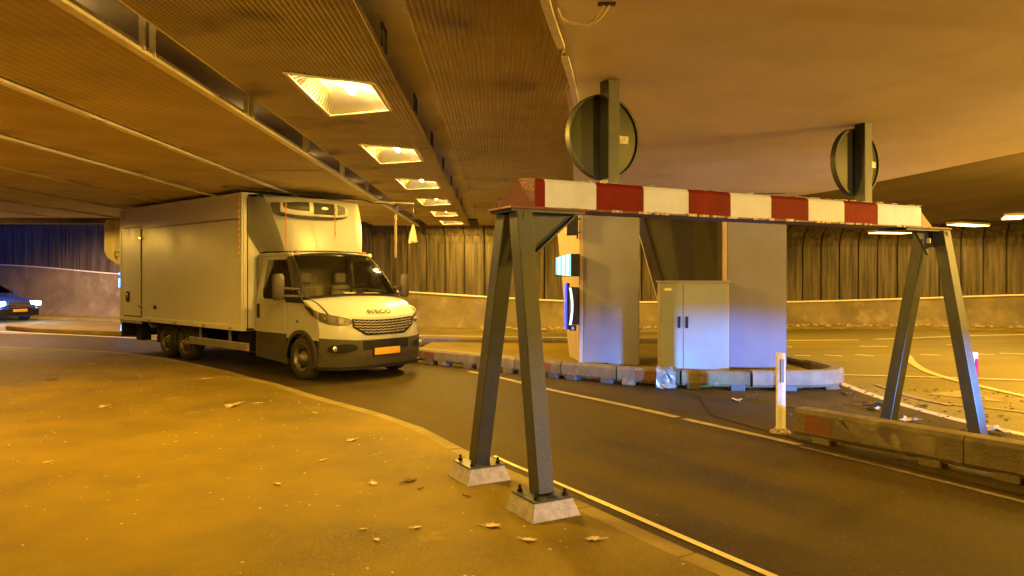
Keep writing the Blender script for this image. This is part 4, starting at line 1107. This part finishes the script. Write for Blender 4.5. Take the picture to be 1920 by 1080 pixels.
# sides with wheel arch
def arch(x0, r, zc, z_low, n=16):
    a0 = math.asin((z_low - zc) / r) if abs(z_low - zc) < r else 0
    return [(x0 + r * math.cos(a), zc + r * math.sin(a)) for a in [a0 + (PI - 2 * a0) * i / n for i in range(n + 1)]]
AR = .43
for s in (-1, 1):
    def side_poly(pts, name, m, off, parent=tr, depth=.02):
        mb = MB(); n = len(pts); A = [(x, s * off, z) for x, z in pts]; B = [(x, s * (off - depth), z) for x, z in pts]
        mb.add(A + B, [tuple(range(n)), tuple(range(n, 2 * n))[::-1]] + [(i, (i + 1) % n, n + (i + 1) % n, n + i) for i in range(n)])
        return mb.build(name, m, parent)
    xf = xl(1)
    ar = arch(0, AR, .36, .66)
    # fender, white
    fp = [(-.43, .66), (-.43, 1.30), (.01, zb(1) - .003)] + [(hoodp(1, t / 8).x, hoodp(1, t / 8).z - .004) for t in range(1, 9)] + [(front(1, T1 * t / 4).x - .002, front(1, T1 * t / 4).z) for t in range(1, 5)] + [(front(1, T1).x, .66)] + ar
    side_poly(fp, 'front_fender', 'white_paint', 1.0)
    ar2 = arch(0, AR - .035, .36, .22)
    ar3 = arch(0, AR + .02, .36, .24)
    # arch flare
    mb = MB(); V = []
    for (x1_, z1_), (x2_, z2_) in zip(ar2, ar3): V.append([(x1_, s * 1.018, z1_), (x2_, s * 1.022, z2_), (x2_, s * .99, z2_)])
    mb.grid(V); mb.build('arch_flare', 'cladding', tr, solid=.008)
    # dark sill behind the wheel and door bottom
    side_poly([(-1.39, .30), (-1.39, .715), (-.425, .715), (-.43, .24), (-.5, .24)], 'lower_door_cladding', 'cladding', 1.008)
    side_poly([(xx, zz) for xx, zz in ((.45, .24), (.45, .655), (xf + .055, .655), (xf + .04, .24))], 'bumper_side', 'cladding', 1.004)
    # door
    dp = [(-1.375, .725), (-1.375, 1.285), (-.02, 1.285), (.02, 1.245), (-.42, 1.238), (-.44, .725)]
    door = side_poly([(-1.375, .725), (-1.375, 1.29), (-.45, 1.29), (-.45, .725)], 'door', 'white_paint', 1.006)
    side_poly([(-1.33, .96), (-1.33, 1.20), (-1.27, 1.20), (-1.265, .96)], 'door_handle', 'plastic_black', 1.022, door)
    side_poly([(-.45, 1.25), (-.45, 1.32), (-.10, 1.48), (.0, 1.33), (.12, 1.215), (.02, 1.245)], 'quarter_trim', 'plastic_black', 1.010, door)
    side_poly([(-.13, .925), (-.13, .965), (-.08, .965), (-.08, .925)], 'side_repeater', 'blue_plastic', 1.012)
    # shallow swage along the door, as a proud strip
    side_poly([(-1.36, .80), (-1.36, .83), (-.5, .86), (-.46, .82)], 'rubbing_strip', 'white_paint', 1.013, door)
    # greenhouse side: belt y=1.0 z=1.29 to cantrail y=.86 z=2.03
    def gh(x, z, off=0): 
        t = (z - 1.29) / (2.03 - 1.29); return (x, s * (1.0 - .14 * t + off), z)
    def ghpoly(pts, name, m, off, par=tr, th=.012):
        mb = MB(); n = len(pts); A = [gh(x, z, off) for x, z in pts]; B = [gh(x, z, off - th) for x, z in pts]
        mb.add(A + B, [tuple(range(n)), tuple(range(n, 2 * n))[::-1]] + [(i, (i + 1) % n, n + (i + 1) % n, n + i) for i in range(n)]); return mb.build(name, m, par)
    ghpoly([(-1.375, 1.29), (-1.375, 2.03), (-1.28, 2.03), (-1.24, 1.90), (-1.24, 1.42), (-1.2, 1.33), (-1.14, 1.29)], 'b_pillar', 'white_paint', 0)
    ghpoly([(-1.28, 2.03), (-.60, 2.03), (-.66, 1.955), (-1.22, 1.955), (-1.24, 1.90)], 'door_frame', 'white_paint', 0)
    ghpoly([(-1.24, 1.42), (-1.24, 1.90), (-1.22, 1.95), (-.68, 1.95), (-.18, 1.36), (-.18, 1.29), (-1.14, 1.29), (-1.2, 1.33)], 'side_window', 'glass', -.008, door, .004)
    ghpoly([(-.80, 1.95), (-.76, 1.95), (-.62, 1.29), (-.66, 1.29)], 'window_divider', 'plastic_black', .004, door)
    # a-pillar: black band widening toward the base
    mb = MB()
    T0, T1_ = Vector((-.64, s * .87, 1.985)), Vector((-.56, s * .80, 2.035))
    B0, B1 = Vector((-.22, s * 1.0, 1.33)), Vector((.02, s * .985, 1.30))
    w_out = [T0, B0, Vector((-.09, s * 1.006, 1.29)), B1, T1_]
    mb.add([tuple(p) for p in w_out] + [tuple(p - Vector((.02, s * .03, 0))) for p in w_out], [tuple(range(5)), tuple(range(5, 10))[::-1]] + [(i, (i + 1) % 5, 5 + (i + 1) % 5, 5 + i) for i in range(5)])
    mb.build('a_pillar', 'cladding', tr)
    # roof edge: rounded cantrail
    mb = MB(); mb.tube([(-1.38, s * .845, 2.04), (-.6, s * .835, 2.045)], .04, 8); mb.tube([(-.6, s * .835, 2.045), (-.56, s * .80, 2.05)], .04, 8); mb.build('cantrail', 'white_paint', tr, smooth=50)
    # mirror on two arms
    mx, my, mz = -.22, s * 1.30, 1.50
    mi = MB()
    pr = []
    for z, wx, wy in ((-.21, .05, .07), (-.17, .075, .10), (.0, .08, .11), (.17, .075, .105), (.215, .045, .07)):
        pr.append([(mx + .03 + wx * math.cos(a) * (1 if math.cos(a) > 0 else .35), my + wy * math.sin(a), mz + z) for a in [2 * PI * k / 14 for k in range(14)] + [0]])
    mi.grid(pr); mi.add(pr[0][:-1], [tuple(range(14))]); mi.add(pr[-1][:-1], [tuple(range(14))]); mirror = mi.build('mirror', 'cladding', tr, smooth=50)
    mi = MB(); mi.box(mx - .008, mx + .0, my - .085, my + .085, mz - .04, mz + .19); mi.box(mx - .008, mx + .0, my - .085, my + .085, mz - .17, mz - .06); mi.build('mirror_glass', 'chrome', mirror)
    mi = MB(); mi.bar((mx + .05, my - s * .05, mz - .015), (-.08, s * .975, mz - .035), .05, .035); mi.bar((mx + .05, my - s * .05, mz - .14), (-.06, s * .985, mz - .15), .05, .04); mi.build('mirror_arm', 'cladding', mirror, bevel=.008)
    wheel(tr, 0, s * .89, .355, .22, s)
    wheel(tr, -4.11, s * .87, .345, .26, s, rr=.20); wheel(tr, -4.94, s * .87, .345, .26, s, rr=.20)
    # mudguards
    for wx in (-4.11, -4.94):
        mb = MB(); V = [[(wx + q * math.cos(a), s * yy, .345 + q * math.sin(a)) for q, yy in ((.405, 1.02), (.405, .72))] for a in [R(-8) + (PI + R(16)) * i / 14 for i in range(15)]]
        mb.grid(V); mb.build('mudguard', 'cladding', tr, solid=.02)
    mb = MB(); mb.box(-3.86, -1.62, s * 1.02 - .02, s * 1.02 + .02, .355, .50); ur = mb.build('side_guard', 'alu', tr, bevel=.01)
    for px in (-3.48, -2.34):
        mb = MB(); mb.box(px - .03, px + .03, s * .985 - .014, s * .985 + .014, .40, .715); mb.build('guard_post', 'alu', ur)
# windscreen
NW = 16
def wbot(y): return Vector((xb(y * .95) - .02, y * .95, zb(y * .95) + .035))
def wtop(y): return Vector((-.52 - .07 * y * y, y * .80, 2.07 - .05 * y * y))
def wsp(y, t):
    p = wbot(y).lerp(wtop(y), t); p += Vector((.035, 0, .03)) * math.sin(PI * t); return p
YW = [-1 + 2 * i / NW for i in range(NW + 1)]
mb = MB(); mb.grid([[wsp(y, t / 8) for y in YW] for t in range(9)]); ws = mb.build('windscreen', 'glass', tr, smooth=60)
mb = MB(); lp = [wsp(y, 0) for y in YW] + [wsp(1, t / 8) for t in range(1, 9)] + [wsp(y, 1) for y in YW[::-1][1:]] + [wsp(-1, 1 - t / 8) for t in range(1, 8)]
for a, b in zip(lp, lp[1:] + lp[:1]): mb.bar(a, b, .035, .02)
mb.build('windscreen_seal', 'plastic_black', ws)
# cowl, wipers
mb = MB(); mb.grid([[wbot(y) + Vector((.0, 0, .0)) for y in YW], [Vector((xb(y * .95) + .012, y * .95, zb(y * .95) + .004)) for y in YW]]); mb.build('cowl', 'plastic_black', tr)
for y0_, y1_ in ((-.55, .10), (.10, .72)):
    mb = MB(); a = wsp(y0_, .10) + Vector((.02, 0, .02)); b = wsp(y1_, .05) + Vector((.02, 0, .02)); mb.bar(a, b, .016, .014); c = wbot(y1_) + Vector((.05, 0, .0)); mb.bar(b, (a + b) / 2 + Vector((.01, 0, .01)), .012, .02); mb.build('wiper', 'plastic_black', ws)
# roof
mb = MB(); rows = []
for i in range(9):
    x = -1.38 + (1.38 - .50) * i / 8; row = []
    for j in range(17):
        y = -1 + 2 * j / 16; z = 2.095 - .045 * y ** 4 - .0 ; xx = x if i < 8 else wtop(y).x - .005; z = z if i < 8 else wtop(y).z + .012
        row.append((xx, y * .83, z + (.03 if 1 < i < 7 else 0) * (1 - y * y)))
    rows.append(row)
mb.grid(rows); mb.build('roof', 'white_paint', tr, smooth=50)
for s in (-1, 1):
    mb = MB(); mb.lathe([(0, .05), (.02, .045), (.03, .02)], (-.62, s * .70, 2.085), 'z', 10); mb.build('marker_lamp', 'orange_chain', tr)
# cab back wall and floor
mb = MB(); mb.box(-1.40, -1.375, -.97, .97, .45, 2.05); mb.build('cab_rear_wall', 'dash', tr)
mb = MB(); mb.box(-1.37, .5, -.95, .95, .42, .50); mb.build('cab_floor', 'plastic_black', tr)
mb = MB(); mb.grid([[(.06, y, 1.33), (-.08, y, 1.355), (-.22, y, 1.32), (-.25, y, 1.12), (-.25, y, .7)] for y in (-.93, -.4, 0, .4, .93)]); mb.build('dashboard', 'dash', tr, smooth=40)
mb = MB()
for i in range(10):
    pass
mb.add([(-.02, .30, 1.375), (-.14, .32, 1.385), (-.16, .66, 1.38), (-.04, .62, 1.375)], [(0, 1, 2, 3)]); mb.add([(.0, -.12, 1.37), (-.12, -.10, 1.40), (-.10, .12, 1.395), (.0, .08, 1.37)], [(0, 1, 2, 3)]); mb.build('papers', 'paper', tr, solid=.006)
for y in (-.72, -.25, .48):
    mb = MB(); w = .2
    mb.box(-1.0, -.55, y - w, y + w, .78, .92); mb.box(-1.1, -.98, y - w, y + w, .86, 1.50, M=None); se = mb.build('seat', 'seat', tr, bevel=.04)
    mb = MB(); mb.box(-1.10, -1.0, y - .12, y + .12, 1.54, 1.74); mb.build('headrest', 'seat', se, bevel=.04)
mb = MB(); c = Vector((-.46, .48, 1.36)); ring = []
for i in range(25):
    a = 2 * PI * i / 24; ring.append(c + Vector((.19 * math.sin(a) * .45, .19 * math.cos(a), .19 * math.sin(a) * .9)))
mb.tube(ring, .014, 8, cap=False); mb.bar(ring[0], ring[12], .03, .02); mb.bar(c, c + Vector((.25, 0, -.12)), .05, .05); mb.build('steering_wheel', 'plastic_black', tr)
# under-body
mb = MB(); mb.box(-6.6, .3, -.42, -.32, .42, .60); mb.box(-6.6, .3, .32, .42, .42, .60); mb.box(-1.35, .45, -.7, .7, .26, .42); mb.build('chassis', 'plastic_black', tr)
mb = MB(); mb.tube([(0, -.85, .35), (0, .85, .35)], .05, 8); mb.tube([(-4.11, -.8, .34), (-4.11, .8, .34)], .06, 8); mb.tube([(-4.94, -.8, .34), (-4.94, .8, .34)], .06, 8); mb.build('axles', 'plastic_black', tr)
mb = MB(); mb.box(-2.15, -1.7, -.95, -.45, .34, .66); mb.build('battery_box', 'plastic_black', tr, bevel=.02)
mb = MB(); mb.box(-3.4, -2.5, .5, .95, .34, .66); mb.build('fuel_tank', 'plastic_black', tr, bevel=.05)
# cargo box
bx0, bx1, by, z0, z1 = -6.85, -1.58, 1.17, .72, 3.135
mb = MB(); mb.box(bx0 + .02, bx1 - .02, -by + .008, by - .008, z0 + .02, z1 - .015); box = mb.build('cargo_box', 'white_panel', tr)
mb = MB()
for s in (-1, 1):
    mb.box(bx1 - .06, bx1, s * by - .03 * (s > 0), s * by + .03 * (s < 0), z0, z1); mb.box(bx0, bx0 + .05, s * by - .03 * (s > 0), s * by + .03 * (s < 0), z0, z1)
mb.build('corner_post', 'alu' if False else 'white_panel', box, bevel=.008)
for s in (-1, 1):
    for za, zb2 in ((z1 - .06, z1 - .002), (z0, z0 + .09)):
        mb = MB(); mb.box(bx0 + .051, bx1 - .061, s * by - .02 * (s > 0), s * by + .02 * (s < 0), za, zb2); mb.build('edge_trim', 'white_panel', box, bevel=.006)
mb = MB(); mb.box(bx1 - .018, bx1 + .006, -by + .035, by - .035, z0 + .0, z1 - .001); mb.build('front_wall', 'white_panel', box, bevel=.004)
mb = MB(); mb.box(bx1 + .0065, bx1 + .012, -by + .10, -by + .115, z0 + .03, z1 - .1); mb.build('front_seam', 'plastic_black', box)
for yy in (-by + .12, by - .32):
    mb = MB(); mb.box(bx1 + .007, bx1 + .02, yy, yy + .14, z1 - .06, z1 - .03); mb.build('vent_slot', 'plastic_black', box)
mb = MB(); mb.box(bx1 + .007, bx1 + .02, -by + .08, -by + .22, z0 + .01, z0 + .04); mb.build('front_bracket', 'plastic_black', box)
# lower skirt right of the side door, side door with latch
mb = MB()
sd = -by - .006
for a in ((-6.66, -6.645, .82, 2.70), (-5.775, -5.76, .82, 2.70)): mb.box(a[0], a[1], sd, sd + .012, a[2], a[3])
mb.box(-6.66, -5.76, sd, sd + .012, 2.70, 2.715); mb.box(-6.66, -5.76, sd, sd + .012, .805, .82)
mb.build('door_seal', 'plastic_black', box)
mb = MB(); mb.box(-6.643, -5.777, -by - .012, -by + .008, .822, 2.698); dr = mb.build('side_door', 'white_panel', box, bevel=.004)
mb = MB(); mb.box(-6.50, -6.34, -by - .03, -by - .0125, 1.12, 1.34); mb.build('latch_plate', 'plastic_black', dr, bevel=.006)
mb = MB(); mb.box(-6.47, -6.38, -by - .045, -by - .031, 1.20, 1.29); mb.build('latch', 'chrome', dr, bevel=.006)
for zz in (1.02, 2.45):
    mb = MB(); mb.box(-5.84, -5.72, -by - .028, -by - .0125, zz, zz + .045); mb.build('hinge', 'chrome', dr, bevel=.004)
mb = MB(); mb.box(-5.13, -5.05, -by - .012, -by + .004, 1.0, 1.07); mb.build('side_socket', 'plastic_black', box)
mb = MB(); mb.box(-6.84, -5.76, -by - .01, -by + .01, z0 - .06, z0 + .0 - .002); mb.build('rear_sill', 'alu', box)
mb = MB(); mb.box(bx0 + .06, bx1 - .07, -by - .010, -by + .004, 2.66, 2.685); mb.build('rub_rail', 'alu', box)
for xx in (-5.4, -4.2, -3.0, -2.0):
    mb = MB(); mb.box(xx, xx + .07, -by - .012, -by + .004, z0 + .02, z0 + .05); mb.build('marker_lamp', 'orange_chain', box)
# tail lift
tl = MB(); tl.box(-6.83, -6.74, -by, by, .34, .66); tl.box(-6.45, -6.15, -1.0, -.80, .28, .66); tl.box(-6.7, -5.5, -.9, .9, .48, .56); tl.build('tail_lift', 'plastic_black', tr, bevel=.01)
mb = MB(); mb.bar((-5.55, -1.0, .60), (-5.75, -1.0, .70), .08, .05); mb.build('lift_bracket', 'alu', tr)
mb = MB(); mb.box(-6.90, -6.86, -by, -by + .06, .66, 3.1); mb.build('rear_frame', 'white_panel', box)
mb = MB(); 
mb.box(-6.915, -6.895, -by - .02, -by - .002, 1.42, 1.62)
mb.box(-6.915, -6.895, -by - .02, -by - .002, 1.7, 1.74)
mb.build('rear_reflector', 'blue_spark', box)  # emission puts a blue glint on the reflector, which is no lamp
# fairing
b0, b1 = -.62, -.98
def fp_(s, t):       # s across (-1..1), t up (0..1)
    wb, wt = .80, .98
    y = s * (wb + (wt - wb) * t); x = b0 + (b1 - b0) * t - .08 * s * s - .10 * max(0, abs(s) - .8) / .2 + .05 * math.sin(PI * t)
    z = 2.12 + (3.06 - 2.12) * t - .02 * s * s
    return Vector((x, y, z))
S_ = [-1 + 2 * i / 20 for i in range(21)]
mb = MB(); mb.grid([[fp_(s, t / 10) for s in S_] for t in range(11)]); 
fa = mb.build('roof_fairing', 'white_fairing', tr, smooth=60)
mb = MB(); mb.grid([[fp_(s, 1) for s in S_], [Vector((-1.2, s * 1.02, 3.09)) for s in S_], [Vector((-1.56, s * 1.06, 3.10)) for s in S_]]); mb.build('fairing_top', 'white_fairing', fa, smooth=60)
for s in (-1, 1):
    mb = MB(); rows = []
    for t in range(11):
        p = fp_(s, t / 10); tt = t / 10
        back = Vector((-1.54, s * (.86 + .22 * min(1, max(0, (tt - .0) / .35))), p.z + .03 * tt))
        q = Vector((p.x - .16, s * (abs(p.y) + .045 + .03 * tt), p.z))
        rows.append([p, (p + q) / 2 + Vector((-.0, s * .008, 0)), q, q.lerp(back, .5) + Vector((0, s * .015, 0)), back])
    mb.grid(rows); mb.build('fairing_cheek', 'white_fairing', fa, smooth=28)
mb = MB(); pts = [fp_(s, -.01) + Vector((.01, 0, -.01)) for s in S_]
for a, b in zip(pts, pts[1:]): mb.bar(a, b, .02, .02)
mb.build('fairing_edge', 'plastic_black', fa)
# refrigeration unit
cu = empty('cooling_unit', (0, 0, 0)); cu.parent = tr
for k in list(cu.keys()): pass
def cup(y, z, d=0): 
    c = -.24; hw = .68
    u = (y - c) / hw
    return Vector((-.66 - .10 * abs(u) ** 2.5 + d - .06 * (z - 2.7) * 1, y, z))
yy_ = [-.92 + 1.36 * i / 20 for i in range(21)]
def zt_(y): u = (y + .24) / .68; return 2.985 - .05 * abs(u) ** 3
def zb_(y): u = (y + .24) / .68; return 2.70 + .06 * abs(u) ** 4
mb = MB()
rows = [[Vector((-1.05, y, zt_(y) - .0)) for y in yy_]] + [[cup(y, zt_(y) - .01, -.05) for y in yy_]] + [[cup(y, zt_(y) + (zb_(y) - zt_(y)) * t) + Vector((.03 * math.sin(PI * t), 0, 0)) for y in yy_] for t in (.08, .3, .55, .8, .95)] + [[cup(y, zb_(y), -.04) for y in yy_]] + [[Vector((-1.0, y, zb_(y))) for y in yy_]]
mb.grid(rows); bpy.data.objects.remove(cu)
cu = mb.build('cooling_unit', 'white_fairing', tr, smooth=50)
for q in (0, -1):
    mb = MB(); mb.add([tuple(r_[q]) for r_ in rows], [tuple(range(len(rows)))]); mb.build('end_cap', 'white_fairing', cu)
for ya, yb in ((-.88, -.42), (-.34, .10), (.17, .37)):
    mb = MB(); ys = [ya + (yb - ya) * i / 6 for i in range(7)]
    zA = lambda y: zt_(y) - .03; zB = lambda y: zb_(y) + (.09 if ya < -.5 else .05)
    g_ = lambda y, z, d: cup(y, z, d) + Vector((.03 * math.sin(PI * (zt_(y) - z) / (zt_(y) - zb_(y))), 0, 0))
    mb.grid([[g_(y, zA(y) + (zB(y) - zA(y)) * t, .006) for y in ys] for t in (0, .5, 1)]); vg = mb.build('vent_grille', 'plastic_black' if ya < .1 else 'cladding', cu)
    if -.4 < ya < 0:
        mb = MB(); c = g_(-.12, 2.86, .012); n = 16; mb.add([(c.x, c.y + .07 * math.cos(2 * PI * k / n), c.z + .025 * math.sin(2 * PI * k / n)) for k in range(n)], [tuple(range(n))]); mb.build('badge', 'alu', vg)
mb = MB(); pts = [cup(y, zb_(y) - .012, -.03) for y in yy_]
for a, b in zip(pts, pts[1:]): mb.bar(a, b, .06, .02)
mb.build('lower_shadow_gap', 'plastic_black', cu)
# torn mesh edge lying on the truck top
te = empty('torn_ceiling_edge', (-3.9, 13.5, 3.15), math.atan2(.748, .663), 'bent dark strip of torn ceiling sheet pressed along the top of the truck front', 'metal strip')
mb = MB(); random.seed(9); pts = []
for i in range(22):
    x = -1.45 + 3.6 * i / 21; pts.append(Vector((x, -.05 + random.uniform(-.01, .01), .02 - .012 * abs(math.sin(i * .6)) - (.03 if i > 17 else 0))))
for a, b in zip(pts, pts[1:]): mb.bar(a, b, .07, .018)
mb.build('strip', 'steel_dark', te)

# ------------------------------------------------------------------ dark car on the left
ca = empty('dark_car', (-19.75, 27.3, 0), R(-20), 'dark car with bright blue-white headlamps driving in at the left edge', 'car')
# local x forward
def csec(x):
    # (half width at sill, belt, roof), z sill, belt, top
    W = interp(x, [(-2.3, .78), (-2.0, .86), (0, .90), (1.6, .87), (2.0, .78), (2.22, .60)])
    belt = interp(x, [(-2.3, .86), (-1.9, .95), (.6, .93), (1.6, .84), (2.1, .72), (2.22, .60)])
    top = interp(x, [(-2.25, .88), (-1.95, 1.02), (-1.3, 1.36), (-.4, 1.46), (.1, 1.42), (.95, .98), (1.7, .88), (2.12, .76), (2.22, .64)])
    rw = interp(x, [(-1.9, .70), (-1.2, .60), (.1, .60), (.95, .74), (2.2, .5)])
    return W, belt, top, rw
xs2 = [-2.3, -2.15, -1.95, -1.6, -1.3, -.8, -.4, .1, .35, .65, .95, 1.3, 1.7, 2.0, 2.14, 2.22]
rows = []
for x in xs2:
    W, belt, top, rw = csec(x)
    half = [(W * .92, .20), (W * .98, .35), (W, .6), (W * .96, belt), (rw, top - .04), (rw * .7, top), (0, top + .015)]
    rows.append([(x, -y, z) for y, z in half] + [(x, y, z) for y, z in half[::-1][1:]])
mb = MB(); mb.grid(rows); n = len(rows[0]); mb.add(rows[0], [tuple(range(n))]); mb.add(rows[-1], [tuple(range(n))]); mb.build('body', 'blue_lit_paint', ca, smooth=35)
mb = MB()
W1 = [(.90, -.68, 1.03), (.12, -.56, 1.405), (.12, .56, 1.405), (.90, .68, 1.03)]
mb.add([(x + .02, y, z + .02) for x, y, z in W1], [(0, 1, 2, 3)]); mb.build('windscreen', 'glass_dark', ca, solid=.006)
for s in (-1, 1):
    mb = MB(); mb.add([(-1.5, s * .86, .98), (-1.1, s * .66, 1.33), (.05, s * .66, 1.37), (.75, s * .86, .98)], [(0, 1, 2, 3)]); mb.build('side_window', 'glass_dark', ca, solid=.01)
    mb = MB(); mb.box(2.04, 2.21, s * .66 - .17, s * .66 + .17, .58, .74); hh = mb.build('headlamp', 'blue_head', ca, bevel=.03)
    wheel(ca, 1.35, s * .80, .32, .20, s, rr=.21); wheel(ca, -1.35, s * .80, .32, .20, s, rr=.21)
    mb = MB(); mb.box(.55, .70, s * 1.0 - .1, s * 1.0 + .1, .96, 1.08); mb.build('mirror', 'blue_lit_paint', ca, bevel=.03)
mb = MB(); mb.box(2.18, 2.235, -.40, .40, .50, .72); g2 = mb.build('grille', 'plastic_black', ca)
for z in (.53, .58, .63, .68):
    mb = MB(); mb.box(2.236, 2.25, -.38, .38, z, z + .014); mb.build('grille_bar', 'chrome', g2)
mb = MB(); mb.box(2.245, 2.262, -.26, .26, .37, .47); mb.build('number_plate', 'plate', ca)
mb = MB(); mb.box(2.10, 2.24, -.74, .74, .22, .49); mb.build('bumper', 'plastic_black', ca, bevel=.04)
cm = Matrix.Translation(ca.location) @ Matrix.Rotation(R(-20), 4, 'Z')
for s in (-1, 1):
    l = lamp('headlamp_light', 'SPOT', cm @ Vector((2.35, s * .66, .66)), 90, (.30, .50, 1.0), .06, spot=R(75), blend=.7)
    aim(l, cm @ Vector((12, s * .66, .2)))
lamp('blue_flash_light', 'POINT', (-25, 28.5, 3.2), 150, (.10, .16, 1.0), .15)

# ------------------------------------------------------------------ litter
def leaf(u, v, z, size, m, lbl, rz=None, curl=.3):
    x, y = G(u, v, z); rz = random.uniform(0, 6.28) if rz is None else rz
    o_ = MB(); n = 14; ctr = (0, 0, size * .08); ring = []
    for k in range(n):
        a = 2 * PI * k / n; r = size * (.5 + .28 * (1 if k % 2 else -.35) * random.uniform(.5, 1)) * (1 + .35 * math.cos(a))
        ring.append((r * math.cos(a), r * .72 * math.sin(a), size * curl * abs(math.sin(a)) * random.uniform(.2, 1) + .004))
    o_.add([ctr] + ring, [(0, 1 + k, 1 + (k + 1) % n) for k in range(n)])
    o_.bar((-size * .3, 0, .006), (-size * .95, size * .1, .012), .006, .005)
    o = o_.build('dry_leaf', m, solid=.002); o.location = (x, y, z + .002); o.rotation_euler = (0, 0, rz)
    return tag(o, lbl, 'leaf', 'dry leaves on the pavement')
random.seed(21)
LS = .8
LV = [(765, 903, .12, 'leaf_dark', 'dark curled leaf lying left of the left A-frame footings'), (699, 907, .09, 'leaf_pale', 'pale flat leaf just left of the dark curled leaf'),
      (919, 988, .11, 'leaf_pale', 'crumpled brown and cream leaf in front of the nearest footing'), (988, 1014, .085, 'leaf_pale', 'square yellow leaf near the bottom edge, left of the lobed one'),
      (1117, 1013, .10, 'leaf_pale', 'lobed yellow leaf near the bottom edge, right of the square one'), (780, 991, .06, 'leaf_pale', 'small tan leaf above the bottom edge, left of the crumpled leaf'),
      (707, 1014, .05, 'leaf_pale', 'small pale leaf lowest on the left of the pavement middle'), (681, 994, .04, 'leaf_pale', 'tiny cream leaf left of the small tan leaf'),
      (661, 826, .11, 'leaf_pale', 'yellow pointed leaf near the kerb between truck and A-frame'), (433, 763, .22, 'leaf_pale', 'long pale leaf scrap lying in front of the truck side'),
      (448, 757, .13, 'leaf_pale', 'thin pale leaf touching the long leaf scrap'), (482, 757, .11, 'leaf_pale', 'small leaf right of the long leaf scrap'),
      (195, 763, .12, 'leaf_pale', 'yellow leaf alone on the left pavement'), (387, 711, .13, 'leaf_pale', 'pale leaf on the pavement below the rear wheels'),
      (875, 932, .05, 'leaf_dark', 'small dark leaf in the shadow left of the nearest footing'), (787, 918, .035, 'leaf_dark', 'tiny dark leaf below the dark curled leaf'),
      (605, 864, .055, 'leaf_pale', 'small pale leaf left of the yellow pointed leaf'), (521, 909, .07, 'leaf_pale', 'thin pale leaf left of the pale flat leaf'),
      (96, 713, .14, 'leaf_dark', 'brown leaf on the far left pavement'), (173, 684, .14, 'leaf_pale', 'pale leaf on the far left pavement near the road'),
      (88, 868, .05, 'leaf_pale', 'tiny pale leaf at lower left'), (590, 775, .06, 'leaf_pale', 'small leaf beside the kerb nearer the truck')]
for u, v, s, m, l in LV: leaf(u, v, PZ, s * LS, m, l, curl=.16)
LV = [(1632, 760, .22, 'leaf_dark', 'dark leaf clump on the median left of the right A-frame'), (1640, 768, .15, 'leaf_pale', 'pale leaf beside the dark clump on the median'), (1732, 763, .12, 'leaf_dark', 'dark leaf on the median between the legs of the right A-frame'),
      (1708, 789, .16, 'leaf_pale', 'pale leaf scrap behind the barrier block'), (1870, 812, .22, 'leaf_pale', 'pale flattened paper scrap right of the right A-frame'), (1383, 752, .14, 'leaf_pale', 'white scrap on the lane in front of the island'),
      (1590, 740, .12, 'leaf_dark', 'dark leaf just right of the rounded island end'), (1562, 729, .12, 'leaf_pale', 'pale leaf close to the rounded island end')]
for u, v, s, m, l in LV:
    o = leaf(u, v, .01, s, m, l); o['group'] = 'dry leaves on the median'
# fine crumbs nobody could count
for nm, poly, z, cnt, m, sz in (('grit', (-8, 2.2, 1.2, 13.5), PZ, 900, 'leaf_pale', .012), ('leaf_crumbs', (3.2, 6.6, 7.4, 11.2), .009, 420, 'leaf_dark', .03), ('lane_grit', (-.5, 4.2, 3.4, 11), .003, 500, 'barrier', .010), ('wall_litter', (-1, 21.2, 17, 23.9), .075, 420, 'leaf_pale', .07)):
    mb = MB(); x0_, y0_, x1_, y1_ = poly
    for k in range(cnt):
        x, y = random.uniform(x0_, x1_), random.uniform(y0_, y1_)
        if nm == 'grit':
            ex = interp(y, sorted([(b, a) for a, b in E])); 
            if x > ex - .25: continue
        if nm == 'lane_grit':
            ex = interp(y, sorted([(b, a) for a, b in E]))
            if x < ex + .1: continue
            if y > 7 and x > 2.2 and y < 8: continue
        zz = z
        if nm == 'wall_litter':
            i = min(range(len(res)), key=lambda q: abs(res[q][0] - x)); y = res[i][1] - random.uniform(.35, 1.2) ** 1.3; zz = .088
        s = sz * random.uniform(.4, 1.4); a = random.uniform(0, 6.28)
        mb.add([(x + s * math.cos(a + q), y + s * math.sin(a + q) * .8, zz + (.3 * s if q == 0 else 0)) for q in (0, 2.1, 4.2)] + [(x, y, zz + s * .45)], [(0, 1, 3), (1, 2, 3), (2, 0, 3)])
    o = mb.build(nm, m); tag(o, kind='stuff')
